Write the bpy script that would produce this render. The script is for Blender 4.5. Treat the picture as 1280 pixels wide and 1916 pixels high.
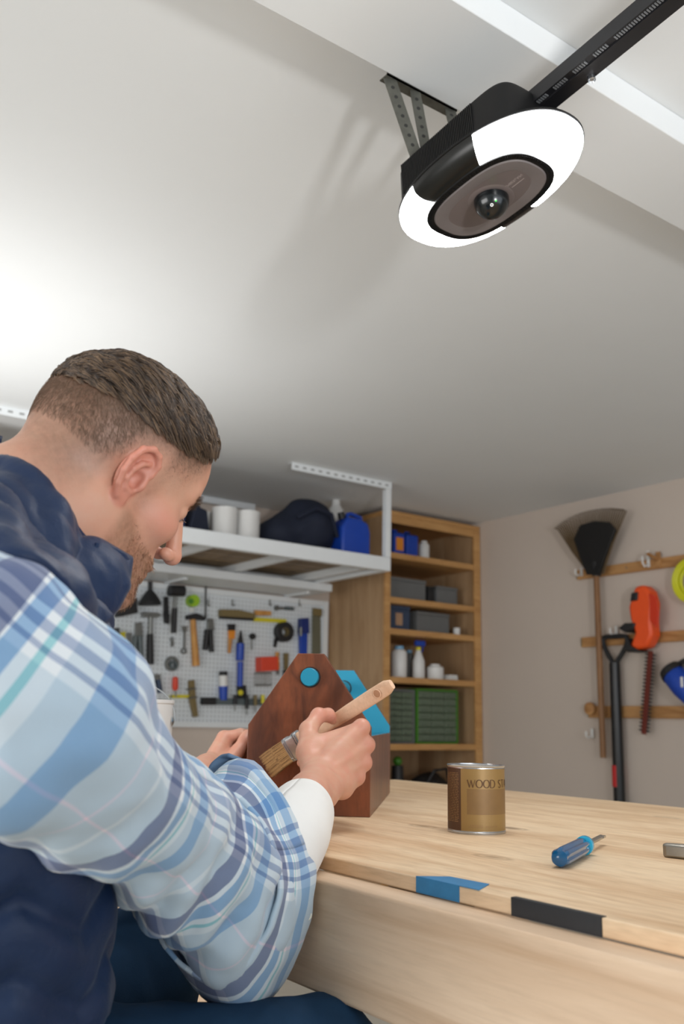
import bpy, bmesh, math, random
import numpy as np
from mathutils import Vector, Matrix
random.seed(7); RNG = np.random.default_rng(7)
for _o in list(bpy.data.objects): bpy.data.objects.remove(_o)
SC = bpy.context.scene
COL = SC.collection
# ------------------------------------------------------------------ camera
CF, CPITCH, CROLL, CYAW = 1735.0, 0.2210326, 0.0200554, 0.6270309   # focal length in px of a 1280x1916 frame
CAM = np.array([0.0, 0.0, 1.1])
_f = np.array([math.sin(CYAW)*math.cos(CPITCH), math.cos(CYAW)*math.cos(CPITCH), math.sin(CPITCH)])
_r = np.array([math.cos(CYAW), -math.sin(CYAW), 0.0]); _u = np.cross(_r, _f)
_c, _s = math.cos(CROLL), math.sin(CROLL)
RT, UP, FW = _c*_r+_s*_u, -_s*_r+_c*_u, _f
cam_d = bpy.data.cameras.new('camera'); cam = bpy.data.objects.new('camera', cam_d); COL.objects.link(cam)
cam_d.sensor_fit = 'VERTICAL'; cam_d.sensor_height = 36.0; cam_d.sensor_width = 24.05; cam_d.lens = CF*36.0/1916.0
cam_d.clip_start = 0.02; cam_d.clip_end = 100
cam.matrix_world = Matrix(((RT[0], UP[0], -FW[0], CAM[0]), (RT[1], UP[1], -FW[1], CAM[1]), (RT[2], UP[2], -FW[2], CAM[2]), (0, 0, 0, 1)))
cam_d.dof.use_dof = True; cam_d.dof.focus_distance = 1.24; cam_d.dof.aperture_fstop = 6.0
SC.camera = cam
# ------------------------------------------------------------------ world, lights, exposure
SC.view_settings.view_transform = 'Standard'; SC.view_settings.look = 'None'
SC.view_settings.gamma = 1.0; SC.view_settings.use_curve_mapping = False
SC.view_settings.exposure = 1.0
SC.cycles.max_bounces = 8; SC.cycles.diffuse_bounces = 5; SC.cycles.use_denoising = True
SC.cycles.sample_clamp_indirect = 8.0
wd = bpy.data.worlds.new('world'); SC.world = wd; wd.use_nodes = True
wd.node_tree.nodes['Background'].inputs[0].default_value = (0.75, 0.85, 1.0, 1); wd.node_tree.nodes['Background'].inputs[1].default_value = 0.4
def lamp(name, kind, loc, target, energy, color=(1, 1, 1), **kw):
    d = bpy.data.lights.new(name, kind); o = bpy.data.objects.new(name, d); COL.objects.link(o)
    d.energy = energy; d.color = color; o.location = loc
    o.rotation_euler = (Vector(target)-Vector(loc)).to_track_quat('-Z', 'Y').to_euler()
    for k, v in kw.items(): setattr(d, k, v)
    return o
# daylight through the open garage door behind the camera
lamp('door_daylight', 'AREA', (0.9, -2.35, 1.35), (0.9, 2.0, 1.2), 16, (0.93, 0.97, 1.0), shape='RECTANGLE', size=3.6, size_y=2.1)
# soft fill added on the left side, no window behind it
lamp('left_fill', 'AREA', (-2.12, 1.3, 1.25), (1.0, 1.3, 1.2), 29, (1.0, 0.99, 0.975), shape='RECTANGLE', size=2.4, size_y=1.3)
# unseen spot added by the door, tipped up to brighten the ceiling
lamp('bounce_fill', 'SPOT', (0.1, -1.95, 1.2), (1.5, 0.9, 2.65), 118, (1.0, 0.99, 0.975), spot_size=math.radians(76), spot_blend=0.9, shadow_soft_size=0.13)
# flood light aimed at the ceiling beyond the man
lamp('flood_beam', 'SPOT', (0.55, 3.15, 1.0), (0.62, 3.3, 2.4), 40, (1.0, 0.99, 0.98), spot_size=math.radians(125), spot_blend=1.0, shadow_soft_size=0.12)
# ------------------------------------------------------------------ helpers: pixels to points (1280x1916 frame)
def ray(x, y): return RT*((x-640)/CF)+UP*((958-y)/CF)+FW
def at(x, y, d): return CAM+ray(x, y)*d
def onX(x, y, X):
    r = ray(x, y); return CAM+r*((X-CAM[0])/r[0])
def onY(x, y, Y):
    r = ray(x, y); return CAM+r*((Y-CAM[1])/r[1])
def onZ(x, y, Z):
    r = ray(x, y); return CAM+r*((Z-CAM[2])/r[2])
def nrm(v):
    v = np.asarray(v, float); return v/np.linalg.norm(v)
def lin(c):
    return tuple(((v/255.0)/12.92 if v/255.0 <= 0.04045 else ((v/255.0+0.055)/1.055)**2.4) for v in c)
# ------------------------------------------------------------------ materials
MATS = {}
def newmat(name):
    m = bpy.data.materials.new(name); m.use_nodes = True; nt = m.node_tree
    MATS[name] = m
    return m, nt, nt.nodes['Principled BSDF']
def N(nt, t, **kw):
    n = nt.nodes.new(t)
    for k, v in kw.items():
        if k.startswith('i_'): n.inputs[k[2:].replace('_', ' ')].default_value = v
        else: setattr(n, k, v)
    return n
def mixrgb(nt, fac, a, b, mode='MIX'):
    n = nt.nodes.new('ShaderNodeMix'); n.data_type = 'RGBA'; n.blend_type = mode
    for sock, v in ((n.inputs[0], fac), (n.inputs[6], a), (n.inputs[7], b)):
        if hasattr(v, 'is_linked') or hasattr(v, 'links'): nt.links.new(v, sock)
        elif isinstance(v, (int, float)): sock.default_value = v
        else: sock.default_value = (*v[:3], 1)
    return n.outputs[2]
def ramp(nt, src, stops, interp='LINEAR'):
    n = nt.nodes.new('ShaderNodeValToRGB'); n.color_ramp.interpolation = interp
    el = n.color_ramp.elements
    while len(el) < len(stops): el.new(0.5)
    for e, (p, c) in zip(el, stops):
        e.position = p; e.color = (*c[:3], 1) if not isinstance(c, (int, float)) else (c, c, c, 1)
    nt.links.new(src, n.inputs[0]); return n.outputs[0]
def math_(nt, op, a, b=None, clamp=False):
    n = nt.nodes.new('ShaderNodeMath'); n.operation = op; n.use_clamp = clamp
    for i, v in enumerate((a, b)):
        if v is None: continue
        if isinstance(v, (int, float)): n.inputs[i].default_value = v
        else: nt.links.new(v, n.inputs[i])
    return n.outputs[0]
def coords(nt, scale=(1, 1, 1), out='Object', rot=(0, 0, 0)):
    tc = nt.nodes.new('ShaderNodeTexCoord'); mp = nt.nodes.new('ShaderNodeMapping')
    mp.inputs['Scale'].default_value = scale; mp.inputs['Rotation'].default_value = rot
    nt.links.new(tc.outputs[out], mp.inputs[0]); return mp.outputs[0]
def noise(nt, vec, scale, detail=4, rough=0.55, dist=0.0):
    n = N(nt, 'ShaderNodeTexNoise'); n.inputs['Scale'].default_value = scale; n.inputs['Detail'].default_value = detail
    n.inputs['Roughness'].default_value = rough; n.inputs['Distortion'].default_value = dist
    nt.links.new(vec, n.inputs['Vector']); return n.outputs[0]
def bumpn(nt, b, h, strength, dist=0.002):
    n = nt.nodes.new('ShaderNodeBump'); n.inputs['Strength'].default_value = strength; n.inputs['Distance'].default_value = dist
    nt.links.new(h, n.inputs['Height']); nt.links.new(n.outputs[0], b.inputs['Normal'])
def mat(name, rgb, rough=0.5, metal=0.0, var=0.08, vs=25.0, bump=0.0, bs=200.0, emit=0.0, spec=0.5, trans=0.0, coat=0.0):
    if name in MATS: return MATS[name]
    m, nt, b = newmat(name); c = lin(rgb)
    v = coords(nt)
    f = noise(nt, v, vs)
    nt.links.new(mixrgb(nt, f, tuple(x*(1-var) for x in c), tuple(min(1, x*(1+var)) for x in c)), b.inputs['Base Color'])
    b.inputs['Roughness'].default_value = rough; b.inputs['Metallic'].default_value = metal
    b.inputs['Specular IOR Level'].default_value = spec; b.inputs['Transmission Weight'].default_value = trans
    b.inputs['Coat Weight'].default_value = coat
    if bump: bumpn(nt, b, noise(nt, v, bs, 3), bump)
    if emit:
        b.inputs['Emission Color'].default_value = (*c, 1); b.inputs['Emission Strength'].default_value = emit
    return m
def wood(name, light, dark, stretch=(14, 1.2, 14), scale=3.0, rough=0.55, contrast=(0.35, 0.7), knots=0.0, fine=0.25, coat=0.0, bump=0.15, spec=0.4):
    if name in MATS: return MATS[name]
    m, nt, b = newmat(name); v = coords(nt, stretch)
    warp = noise(nt, v, 0.35*scale, 3, 0.5)
    mp = nt.nodes.new('ShaderNodeVectorMath'); mp.operation = 'MULTIPLY_ADD'
    cmb = nt.nodes.new('ShaderNodeCombineXYZ'); nt.links.new(warp, cmb.inputs[0]); nt.links.new(warp, cmb.inputs[2])
    nt.links.new(cmb.outputs[0], mp.inputs[0]); mp.inputs[1].default_value = (2.2, 2.2, 2.2); nt.links.new(v, mp.inputs[2])
    g = noise(nt, mp.outputs[0], scale, 5, 0.6, 0.6)
    g2 = noise(nt, coords(nt, tuple(s*5 for s in stretch)), scale*2.2, 3, 0.6)
    f = ramp(nt, g, [(contrast[0], 0.0), (contrast[1], 1.0)])
    col = mixrgb(nt, f, lin(light), lin(dark))
    col = mixrgb(nt, math_(nt, 'MULTIPLY', ramp(nt, g2, [(0.45, 0.0), (0.75, 1.0)]), fine), col, tuple(x*0.55 for x in lin(dark)))
    if knots:
        vo = N(nt, 'ShaderNodeTexVoronoi'); vo.inputs['Scale'].default_value = 1.0
        nt.links.new(coords(nt, (7.0, 3.2, 7.0)), vo.inputs['Vector'])
        k = ramp(nt, vo.outputs['Distance'], [(0.0, 1.0), (0.05, 0.9), (0.085, 0.15), (0.1, 0.5), (0.13, 0.0)])
        col = mixrgb(nt, math_(nt, 'MULTIPLY', k, knots), col, tuple(x*0.35 for x in lin(dark)))
    nt.links.new(col, b.inputs['Base Color']); b.inputs['Roughness'].default_value = rough
    b.inputs['Specular IOR Level'].default_value = spec; b.inputs['Coat Weight'].default_value = coat; b.inputs['Coat Roughness'].default_value = 0.25
    if bump: bumpn(nt, b, g2, bump, 0.0008)
    return m
# ------------------------------------------------------------------ mesh builder
def frame_from(d, upref=(0, 0, 1)):
    d = nrm(d); u = np.asarray(upref, float)
    if abs(d@u) > 0.97: u = np.array([1.0, 0, 0]) if abs(d[0]) < 0.9 else np.array([0, 1.0, 0])
    x = nrm(np.cross(u, d)); y = np.cross(d, x)
    return x, y, d
class MB:
    def __init__(s): s.v = []; s.f = []; s.m = []
    def add(s, vs, fs, mi=0):
        o = len(s.v); s.v += [tuple(map(float, p)) for p in vs]; s.f += [tuple(i+o for i in f) for f in fs]; s.m += [mi]*len(fs); return s
    def box(s, c, size, ax=None, mi=0):
        ax = np.eye(3) if ax is None else np.array(ax); c = np.asarray(c, float)
        hs = np.asarray(size, float)/2
        vs = [c+ax[0]*sx*hs[0]+ax[1]*sy*hs[1]+ax[2]*sz*hs[2] for sx in (-1, 1) for sy in (-1, 1) for sz in (-1, 1)]
        return s.add(vs, [(0, 1, 3, 2), (4, 6, 7, 5), (0, 4, 5, 1), (2, 3, 7, 6), (0, 2, 6, 4), (1, 5, 7, 3)], mi)
    def bx(s, x0, x1, y0, y1, z0, z1, mi=0): return s.box(((x0+x1)/2, (y0+y1)/2, (z0+z1)/2), (abs(x1-x0), abs(y1-y0), abs(z1-z0)), None, mi)
    def lathe(s, p0, axis, prof, n=24, mi=0, cap=True, upref=(0, 0, 1)):
        x, y, d = frame_from(axis, upref); p0 = np.asarray(p0, float); vs = []; fs = []
        for (t, r) in prof:
            for i in range(n):
                a = 2*math.pi*i/n; vs.append(p0+d*t+(x*math.cos(a)+y*math.sin(a))*r)
        for k in range(len(prof)-1):
            for i in range(n):
                j = (i+1) % n; fs.append((k*n+i, k*n+j, (k+1)*n+j, (k+1)*n+i))
        if cap: fs.append(tuple(range(n-1, -1, -1))); fs.append(tuple((len(prof)-1)*n+i for i in range(n)))
        return s.add(vs, fs, mi)
    def cyl(s, p0, p1, r0, r1=None, n=16, mi=0):
        p0 = np.asarray(p0, float); p1 = np.asarray(p1, float); L = np.linalg.norm(p1-p0)
        return s.lathe(p0, p1-p0, [(0, r0), (L, r0 if r1 is None else r1)], n, mi)
    def tube(s, pts, r, n=8, mi=0, cap=True):
        pts = [np.asarray(p, float) for p in pts]; rs = r if hasattr(r, '__len__') else [r]*len(pts)
        vs = []; fs = []; x = None
        for k, p in enumerate(pts):
            d = nrm(pts[min(k+1, len(pts)-1)]-pts[max(k-1, 0)])
            if x is None: x, y, _ = frame_from(d)
            else:
                x = nrm(x-d*(x@d)); y = np.cross(d, x)
            for i in range(n):
                a = 2*math.pi*i/n; vs.append(p+(x*math.cos(a)+y*math.sin(a))*rs[k])
        for k in range(len(pts)-1):
            for i in range(n):
                j = (i+1) % n; fs.append((k*n+i, k*n+j, (k+1)*n+j, (k+1)*n+i))
        if cap: fs.append(tuple(range(n-1, -1, -1))); fs.append(tuple((len(pts)-1)*n+i for i in range(n)))
        return s.add(vs, fs, mi)
    def prism(s, poly, o, ax, ay, depth, mi=0, mi_back=None):
        """polygon in the (ax, ay) plane at o, extruded along ax x ay by depth"""
        o = np.asarray(o, float); ax = np.asarray(ax, float); ay = np.asarray(ay, float); d = np.cross(ax, ay)*depth; n = len(poly)
        vs = [o+ax*p[0]+ay*p[1] for p in poly]+[o+ax*p[0]+ay*p[1]+d for p in poly]
        s.add(vs, [tuple(range(n-1, -1, -1))], mi)
        o2 = len(s.v)-2*n
        s.f.append(tuple(o2+n+i for i in range(n))); s.m.append(mi if mi_back is None else mi_back)
        for i in range(n):
            j = (i+1) % n; s.f.append((o2+i, o2+j, o2+n+j, o2+n+i)); s.m.append(mi)
        return s
    def ball(s, c, r, ax=None, nu=20, nv=12, mi=0):
        r = np.asarray(r if hasattr(r, '__len__') else (r, r, r), float); ax = np.eye(3) if ax is None else np.array(ax); c = np.asarray(c, float)
        vs = [c+ax[2]*r[2]]; fs = []
        for k in range(1, nv):
            t = math.pi*k/nv
            for i in range(nu):
                a = 2*math.pi*i/nu
                vs.append(c+ax[0]*r[0]*math.sin(t)*math.cos(a)+ax[1]*r[1]*math.sin(t)*math.sin(a)+ax[2]*r[2]*math.cos(t))
        vs.append(c-ax[2]*r[2])
        for i in range(nu): fs.append((0, 1+i, 1+(i+1) % nu)); fs.append((len(vs)-1, 1+(nv-2)*nu+(i+1) % nu, 1+(nv-2)*nu+i))
        for k in range(nv-2):
            for i in range(nu):
                j = (i+1) % nu; fs.append((1+k*nu+i, 1+(k+1)*nu+i, 1+(k+1)*nu+j, 1+k*nu+j))
        return s.add(vs, fs, mi)
    def grid(s, P, closed_u=False, closed_v=False, mi=0):
        """P: (nu, nv, 3) points"""
        nu, nv = P.shape[:2]; fs = []
        for i in range(nu if closed_u else nu-1):
            for j in range(nv if closed_v else nv-1):
                i2, j2 = (i+1) % nu, (j+1) % nv; fs.append((i*nv+j, i2*nv+j, i2*nv+j2, i*nv+j2))
        return s.add(P.reshape(-1, 3), fs, mi)
def mesh_obj(name, v, f, mats, parent=None, smooth=35, mi=None):
    me = bpy.data.meshes.new(name); me.from_pydata(v, [], f)
    if not isinstance(mats, (list, tuple)): mats = [mats]
    for m in mats: me.materials.append(m)
    if mi is not None and any(mi): me.polygons.foreach_set('material_index', mi)
    bm = bmesh.new(); bm.from_mesh(me); bmesh.ops.recalc_face_normals(bm, faces=bm.faces); bm.to_mesh(me); bm.free()
    if smooth:
        me.polygons.foreach_set('use_smooth', [True]*len(me.polygons))
        if smooth < 180: me.set_sharp_from_angle(angle=math.radians(smooth))
    me.update()
    o = bpy.data.objects.new(name, me); COL.objects.link(o)
    if parent is not None:
        o.parent = parent
    return o
def build(mb, name, mats, parent=None, smooth=35, bevel=0.0, seg=2):
    loc = np.array(parent.matrix_basis.translation) if parent is not None else None
    v = mb.v
    if parent is not None:
        L = np.zeros(3); p = parent
        while p is not None: L = L+np.array(p.location); p = p.parent
        v = [tuple(np.array(q)-L) for q in mb.v]
    else:
        c = np.array(mb.v); org = np.array([(c[:, 0].min()+c[:, 0].max())/2, (c[:, 1].min()+c[:, 1].max())/2, c[:, 2].min()])
        v = [tuple(np.array(q)-org) for q in mb.v]
    o = mesh_obj(name, v, mb.f, mats, parent, smooth, mb.m)
    if parent is None: o.location = org
    if bevel:
        b = o.modifiers.new('bevel', 'BEVEL'); b.width = bevel; b.segments = seg; b.limit_method = 'ANGLE'; b.angle_limit = math.radians(40)
    return o
def tag(o, label, cat, group=None, kind=None):
    o['label'] = label; o['category'] = cat
    if group: o['group'] = group
    if kind: o['kind'] = kind
    return o
def thing(name, loc, label, cat, group=None):
    o = bpy.data.objects.new(name, None); COL.objects.link(o); o.location = tuple(map(float, loc)); o.empty_display_size = 0.05
    return tag(o, label, cat, group)
def struct(o):
    o['kind'] = 'structure'; return o
def copy_tree(o, loc, label=None, group=None):
    c = o.copy(); COL.objects.link(c); c.location = tuple(map(float, loc))
    if label: c['label'] = label
    if group: c['group'] = group
    for ch in o.children:
        d = ch.copy(); COL.objects.link(d); d.parent = c
        for g in ch.children:
            e = g.copy(); COL.objects.link(e); e.parent = d
    return c
X3, Y3, Z3 = np.eye(3)
# ------------------------------------------------------------------ the room
CEIL = 2.4; WX = 4.285; WY = 4.93; WL = -2.2; WF = -2.6
m_ceil = mat('ceiling_paint', (224, 227, 228), 0.75, var=0.02, vs=3, bump=0.05, bs=300)
m_wall = mat('wall_paint', (200, 187, 176), 0.8, var=0.03, vs=2.5, bump=0.05, bs=250)
m_floor = mat('concrete', (196, 190, 178), 0.6, var=0.12, vs=4, bump=0.1, bs=60)
struct(build(MB().bx(WL, WX, WF, WY, CEIL, CEIL+0.1), 'ceiling', m_ceil))
struct(build(MB().bx(WL, WX, WF, WY, -0.1, 0.0), 'floor', m_floor))
struct(build(MB().bx(WL-0.1, WX+0.1, WY, WY+0.1, -0.1, CEIL+0.1), 'wall_back', m_wall))
struct(build(MB().bx(WX, WX+0.1, WF, WY, -0.1, CEIL+0.1), 'wall_right', m_wall))
struct(build(MB().bx(WL-0.1, WL, WF, WY, -0.1, CEIL+0.1), 'wall_left', m_ceil))
# front wall around the open door opening
fw = MB(); fw.bx(WL, -1.1, WF-0.1, WF, 0, CEIL); fw.bx(3.2, WX, WF-0.1, WF, 0, CEIL); fw.bx(-1.1, 3.2, WF-0.1, WF, 2.25, CEIL)
struct(build(fw, 'wall_front', m_ceil))
struct(build(MB().bx(WL, WX, 1.02, 1.236, CEIL-0.065, CEIL), 'trim_1', m_ceil, bevel=0.002))
# ------------------------------------------------------------------ workbench
TZ = 0.939
w_ply = wood('plywood', (236, 209, 174), (196, 152, 108), (7, 0.8, 7), 2.2, 0.5, (0.38, 0.78), knots=0.8, fine=0.30)
w_beam = wood('planed_lumber', (226, 200, 172), (193, 160, 128), (9, 0.7, 9), 2.2, 0.6, (0.3, 0.75), knots=0.5, fine=0.15)
w_plyedge = wood('plywood_edge', (224, 192, 148), (176, 132, 86), (3, 1.0, 30), 6, 0.6, (0.35, 0.65))
TY0, TY1, TXa, TXb = -0.45, 2.12, 0.687, 1.745
tb = thing('workbench', ((TXa+TXb)/2, (TY0+TY1)/2, 0), 'pale plywood workbench with thick front plank where the man works', 'workbench')
build(MB().bx(TXa, TXb, TY0, TY1, TZ-0.016, TZ), 'tabletop', w_ply, tb, bevel=0.0015)
build(MB().bx(0.645, TXa+0.002, TY0, TY1-0.06, 0.803, TZ-0.0165), 'front_plank', w_beam, tb, bevel=0.004)
build(MB().bx(TXb-0.045, TXb-0.005, TY0, TY1-0.06, 0.82, TZ-0.0165), 'rear_plank', w_beam, tb, bevel=0.004)
build(MB().bx(TXa, TXb-0.045, TY1-0.1, TY1-0.06, 0.82, TZ-0.0165), 'end_plank', w_beam, tb, bevel=0.004)
for lx in (0.745, 1.65):
    for ly in (TY0+0.1, 1.62):
        build(MB().bx(lx-0.045, lx+0.045, ly-0.045, ly+0.045, 0, TZ-0.0165), 'leg', w_beam, tb, bevel=0.004)
build(MB().bx(0.792, 0.83, TY0+0.05, 1.70, 0.60, 0.69), 'stretcher', w_beam, tb, bevel=0.003)
m_bt = mat('blue_tape', (44, 120, 168), 0.6, var=0.2, vs=60)
m_kt = mat('black_tape', (32, 34, 38), 0.5, var=0.3, vs=80)
y0, y1 = onX(878, 1668, 0.687)[1], onX(780, 1640, 0.687)[1]
t = MB(); t.bx(TXa-0.0012, TXa, y0+0.014, y1, TZ-0.0155, TZ+0.0006); t.prism([(0, 0), (0.03, -0.02), (0.034, -0.075), (0, -0.095)], (TXa-0.001, y1, TZ+0.0002), X3, Y3, 0.0006)
build(t, 'blue_tape', m_bt, tb, 0)['label'] = 'torn blue tape wrapped over the front edge'
y0, y1 = onX(1127, 1730, 0.687)[1], onX(958, 1690, 0.687)[1]
t = MB(); t.bx(TXa-0.0012, TXa, y0, y1, TZ-0.0158, TZ+0.0006); t.bx(TXa-0.001, TXa+0.006, y0, y1, TZ+0.0001, TZ+0.0008)
build(t, 'black_tape', m_kt, tb, 0)['label'] = 'black tape strip along the front edge'
# ------------------------------------------------------------------ wooden tool caddy
w_cad = wood('walnut_stain', (122, 66, 38), (70, 36, 19), (5.5, 5.5, 1.8), 2.2, 0.36, (0.40, 0.70), knots=0.0, fine=0.30, coat=0.15, spec=0.45)
m_teal = mat('teal_paint', (10, 128, 158), 0.45, var=0.04)
CO = np.array([1.020, 1.309, TZ+0.0005]); CA = nrm((0.676, 0.737, 0)); CB = np.array([-CA[1], CA[0], 0])  # CA: away, CB: to the left
CW, CL = 0.218, 0.565
def cadp(s, t_, z): return CO+CB*s+CA*t_+Z3*z
cd = thing('tool_caddy', cadp(CW/2, CL/2, 0), 'half-painted wooden tool caddy, walnut brown outside and teal inside, on the workbench', 'tool caddy')
prof = [(0, 0), (CW, 0), (CW, 0.150), (0.1325, 0.276), (0.0855, 0.276), (0, 0.150)]
def panel(name, t0, th, front_mi, back_mi):
    mb = MB(); n = len(prof)
    vs = [cadp(p[0], t0, p[1]) for p in prof]+[cadp(p[0], t0+th, p[1]) for p in prof]
    mb.add(vs, [tuple(range(n))], front_mi); mb.f.append(tuple(range(n, 2*n))); mb.m.append(back_mi)
    for i in range(n):
        j = (i+1) % n; mb.f.append((i, j, n+j, n+i)); mb.m.append(0)
    return build(mb, name, [w_cad, m_teal], cd, 20, bevel=0.0012)
panel('front_panel', 0, 0.018, 0, 1); panel('rear_panel', CL-0.018, 0.018, 1, 0)
for s0, s1, inner in ((0.0, 0.012, 0.0165), (CW-0.012, CW, CW-0.0165)):
    mb = MB(); mb.box(cadp((s0+s1)/2, CL/2, 0.0675), (0.012, CL-0.0365, 0.135), (CB, CA, Z3))
    # outer faces brown, inner and top faces teal
    mb.m = [0]*6
    for k, f in enumerate(mb.f):
        c = np.mean([mb.v[i] for i in f], axis=0); rel = (c-CO)@CB
        if (s0 == 0 and rel > 0.0115) or (s0 > 0 and rel < CW-0.0115) or c[2] > CO[2]+0.134: mb.m[k] = 1
    build(mb, 'side_panel', [w_cad, m_teal], cd, 20, bevel=0.001)
build(MB().box(cadp(CW/2, CL/2, 0.008), (CW-0.0245, CL-0.0365, 0.012), (CB, CA, Z3)), 'bottom_panel', m_teal, cd, 20)
hp = cadp(0.109, -0.013, 0.234)
build(MB().lathe(hp, CA, [(0, 0.0148), (0.001, 0.0158), (CL+0.024, 0.0158), (CL+0.025, 0.0148)], 32), 'handle_dowel', m_teal, cd)['label'] = 'teal round dowel handle through both end panels'
for tt in (-0.0008, CL-0.0188):
    ring = MB(); ring.lathe(cadp(0.109, tt, 0.234), CA, [(0, 0.0158), (0, 0.0185), (0.0006, 0.0185), (0.0006, 0.0158)], 32, cap=False)
    build(ring, 'hole_rim', mat('dark_gap', (30, 22, 18), 0.8), cd)
# ------------------------------------------------------------------ paint brush held against the caddy
bt, bf, be = at(500, 1437, 1.592), at(557, 1393, 1.562), at(735, 1279, 1.44)
BA = nrm(be-bf); BN = nrm(CAM-bf); BN = nrm(BN-BA*(BN@BA)); BW = np.cross(BN, BA)   # axis, face normal, width
BL = np.linalg.norm(be-bf)
pb = thing('paint_brush', bf, 'flat paint brush with bare wooden handle in the right hand', 'paint brush')
w_hnd = wood('raw_beech', (232, 196, 166), (204, 160, 126), (6, 6, 6), 3, 0.55, (0.3, 0.75), fine=0.2)
ts = np.linspace(0, 1, 22)
def hw(t): return np.interp(t, [0, 0.12, 0.3, 0.55, 0.8, 0.95, 1.0], [0.0185, 0.0165, 0.0095, 0.0115, 0.0122, 0.0118, 0.0075])
def ht(t): return np.interp(t, [0, 0.3, 0.6, 1.0], [0.0066, 0.0058, 0.0062, 0.0045])
P = np.zeros((22, 20, 3))
for i, t_ in enumerate(ts):
    for j in range(20):
        a = 2*math.pi*j/20; ca, sa = math.cos(a), math.sin(a)
        P[i, j] = bf+BA*(BL*t_-0.002)+BW*hw(t_)*np.sign(ca)*abs(ca)**0.62+BN*ht(t_)*np.sign(sa)*abs(sa)**0.72
mb = MB(); mb.grid(P, closed_v=True); mb.f += [tuple(range(19, -1, -1)), tuple(21*20+j for j in range(20))]; mb.m += [0, 0]
build(mb, 'handle', w_hnd, pb, 50)
hc = bf+BA*BL*0.865
mb = MB()
mb.lathe(hc-BN*0.0068, BN, [(0, 0.0060), (0.0002, 0.0066), (0.0136, 0.0066), (0.0138, 0.0060)], 24)
build(mb, 'hang_hole', mat('drilled_hole', (176, 130, 98), 0.8), pb)['label'] = 'drilled hole near the handle end'
mb = MB(); mb.lathe(hc+BN*0.0066, BN, [(0.0, 0.0059), (0.0010, 0.0066), (0.0, 0.0073)], 24, cap=False); mb.lathe(hc-BN*0.001+BA*0.0012, BN, [(0.0079, 0.0001), (0.0079, 0.0045)], 24, cap=False)
build(mb, 'hole_edge', w_hnd, pb)
m_tin = mat('tin_plate', (196, 200, 204), 0.28, 1.0, var=0.06, vs=80, bump=0.05, bs=400)
fl = 0.040
mb = MB()
def slab(t0, t1, w0, w1, h0, h1, n=20, e=0.35):
    Q = np.zeros((2, n, 3))
    for i, (t_, w, h) in enumerate(((t0, w0, h0), (t1, w1, h1))):
        for j in range(n):
            a = 2*math.pi*j/n; ca, sa = math.cos(a), math.sin(a)
            Q[i, j] = bf+BA*t_+BW*w*np.sign(ca)*abs(ca)**e+BN*h*np.sign(sa)*abs(sa)**e
    o = len(mb.f); mb.grid(Q, closed_v=True); k = len(mb.v)-2*n
    mb.f += [tuple(k+n-1-j for j in range(n)), tuple(k+n+j for j in range(n))]; mb.m += [0, 0]
slab(-0.022, 0.012, 0.0205, 0.0190, 0.0085, 0.0072)
for tt in (-0.020, -0.016, 0.005, 0.009): slab(tt-0.001, tt+0.001, 0.0212, 0.0212, 0.0094, 0.0094)
build(mb, 'ferrule', m_tin, pb, 40)
for k in range(8):
    c = bf+BA*(-0.018+0.02*(k//4))+BW*(-0.015+0.01*(k % 4))+BN*0.0088
    if k % 4 in (0, 3): build(MB().ball(c, 0.0012, nu=8, nv=6), 'rivet', m_tin, pb)
# bristles: a bent tapering core and single hairs
BD = nrm(bt-(bf-BA*0.02)); bl = 0.060
m_br = mat('bristle', (176, 140, 92), 0.6, var=0.25, vs=300)
m_br2 = mat('bristle_dark', (96, 66, 40), 0.5, var=0.2, vs=300)
mb = MB(); Q = np.zeros((6, 20, 3))
for i in range(6):
    t_ = i/5.0
    for j in range(20):
        a = 2*math.pi*j/20; ca, sa = math.cos(a), math.sin(a)
        Q[i, j] = bf-BA*0.021+(-BA*(1-t_*0.5)+BD*t_*0.5)*bl*t_*0.92+BW*(0.0192+0.002*t_)*np.sign(ca)*abs(ca)**0.35+BN*(0.0075*(1-0.62*t_))*np.sign(sa)*abs(sa)**0.5
mb.grid(Q, closed_v=True); mb.f += [tuple(19-j for j in range(20)), tuple(100+j for j in range(20))]; mb.m += [0, 0]
br = build(mb, 'bristles', m_br, pb, 50)
mb = MB()
for k in range(420):
    a = random.uniform(-1, 1); sd = random.choice((1, 1, -1)); w0 = a*0.0192; hh = 0.0078*sd
    L = bl*random.uniform(0.93, 1.06); jx = random.gauss(0, 0.0012)
    pts = []
    for t_ in (0, 0.45, 1.0):
        pts.append(bf-BA*0.021+(-BA*(1-t_*0.5)+BD*t_*0.5)*L*t_+BW*(w0*(1+0.10*t_)+jx*t_)+BN*hh*(1-0.62*t_))
    wv = BW*0.00028
    mb.add([pts[0]-wv, pts[0]+wv, pts[1]-wv, pts[1]+wv, pts[2]-wv*0.5, pts[2]+wv*0.5], [(0, 1, 3, 2), (2, 3, 5, 4)], 0 if random.random() < 0.72 else 1)
hb = build(mb, 'bristle_hairs', [m_br, m_br2], pb, 0); hb['kind'] = 'stuff'
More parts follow.
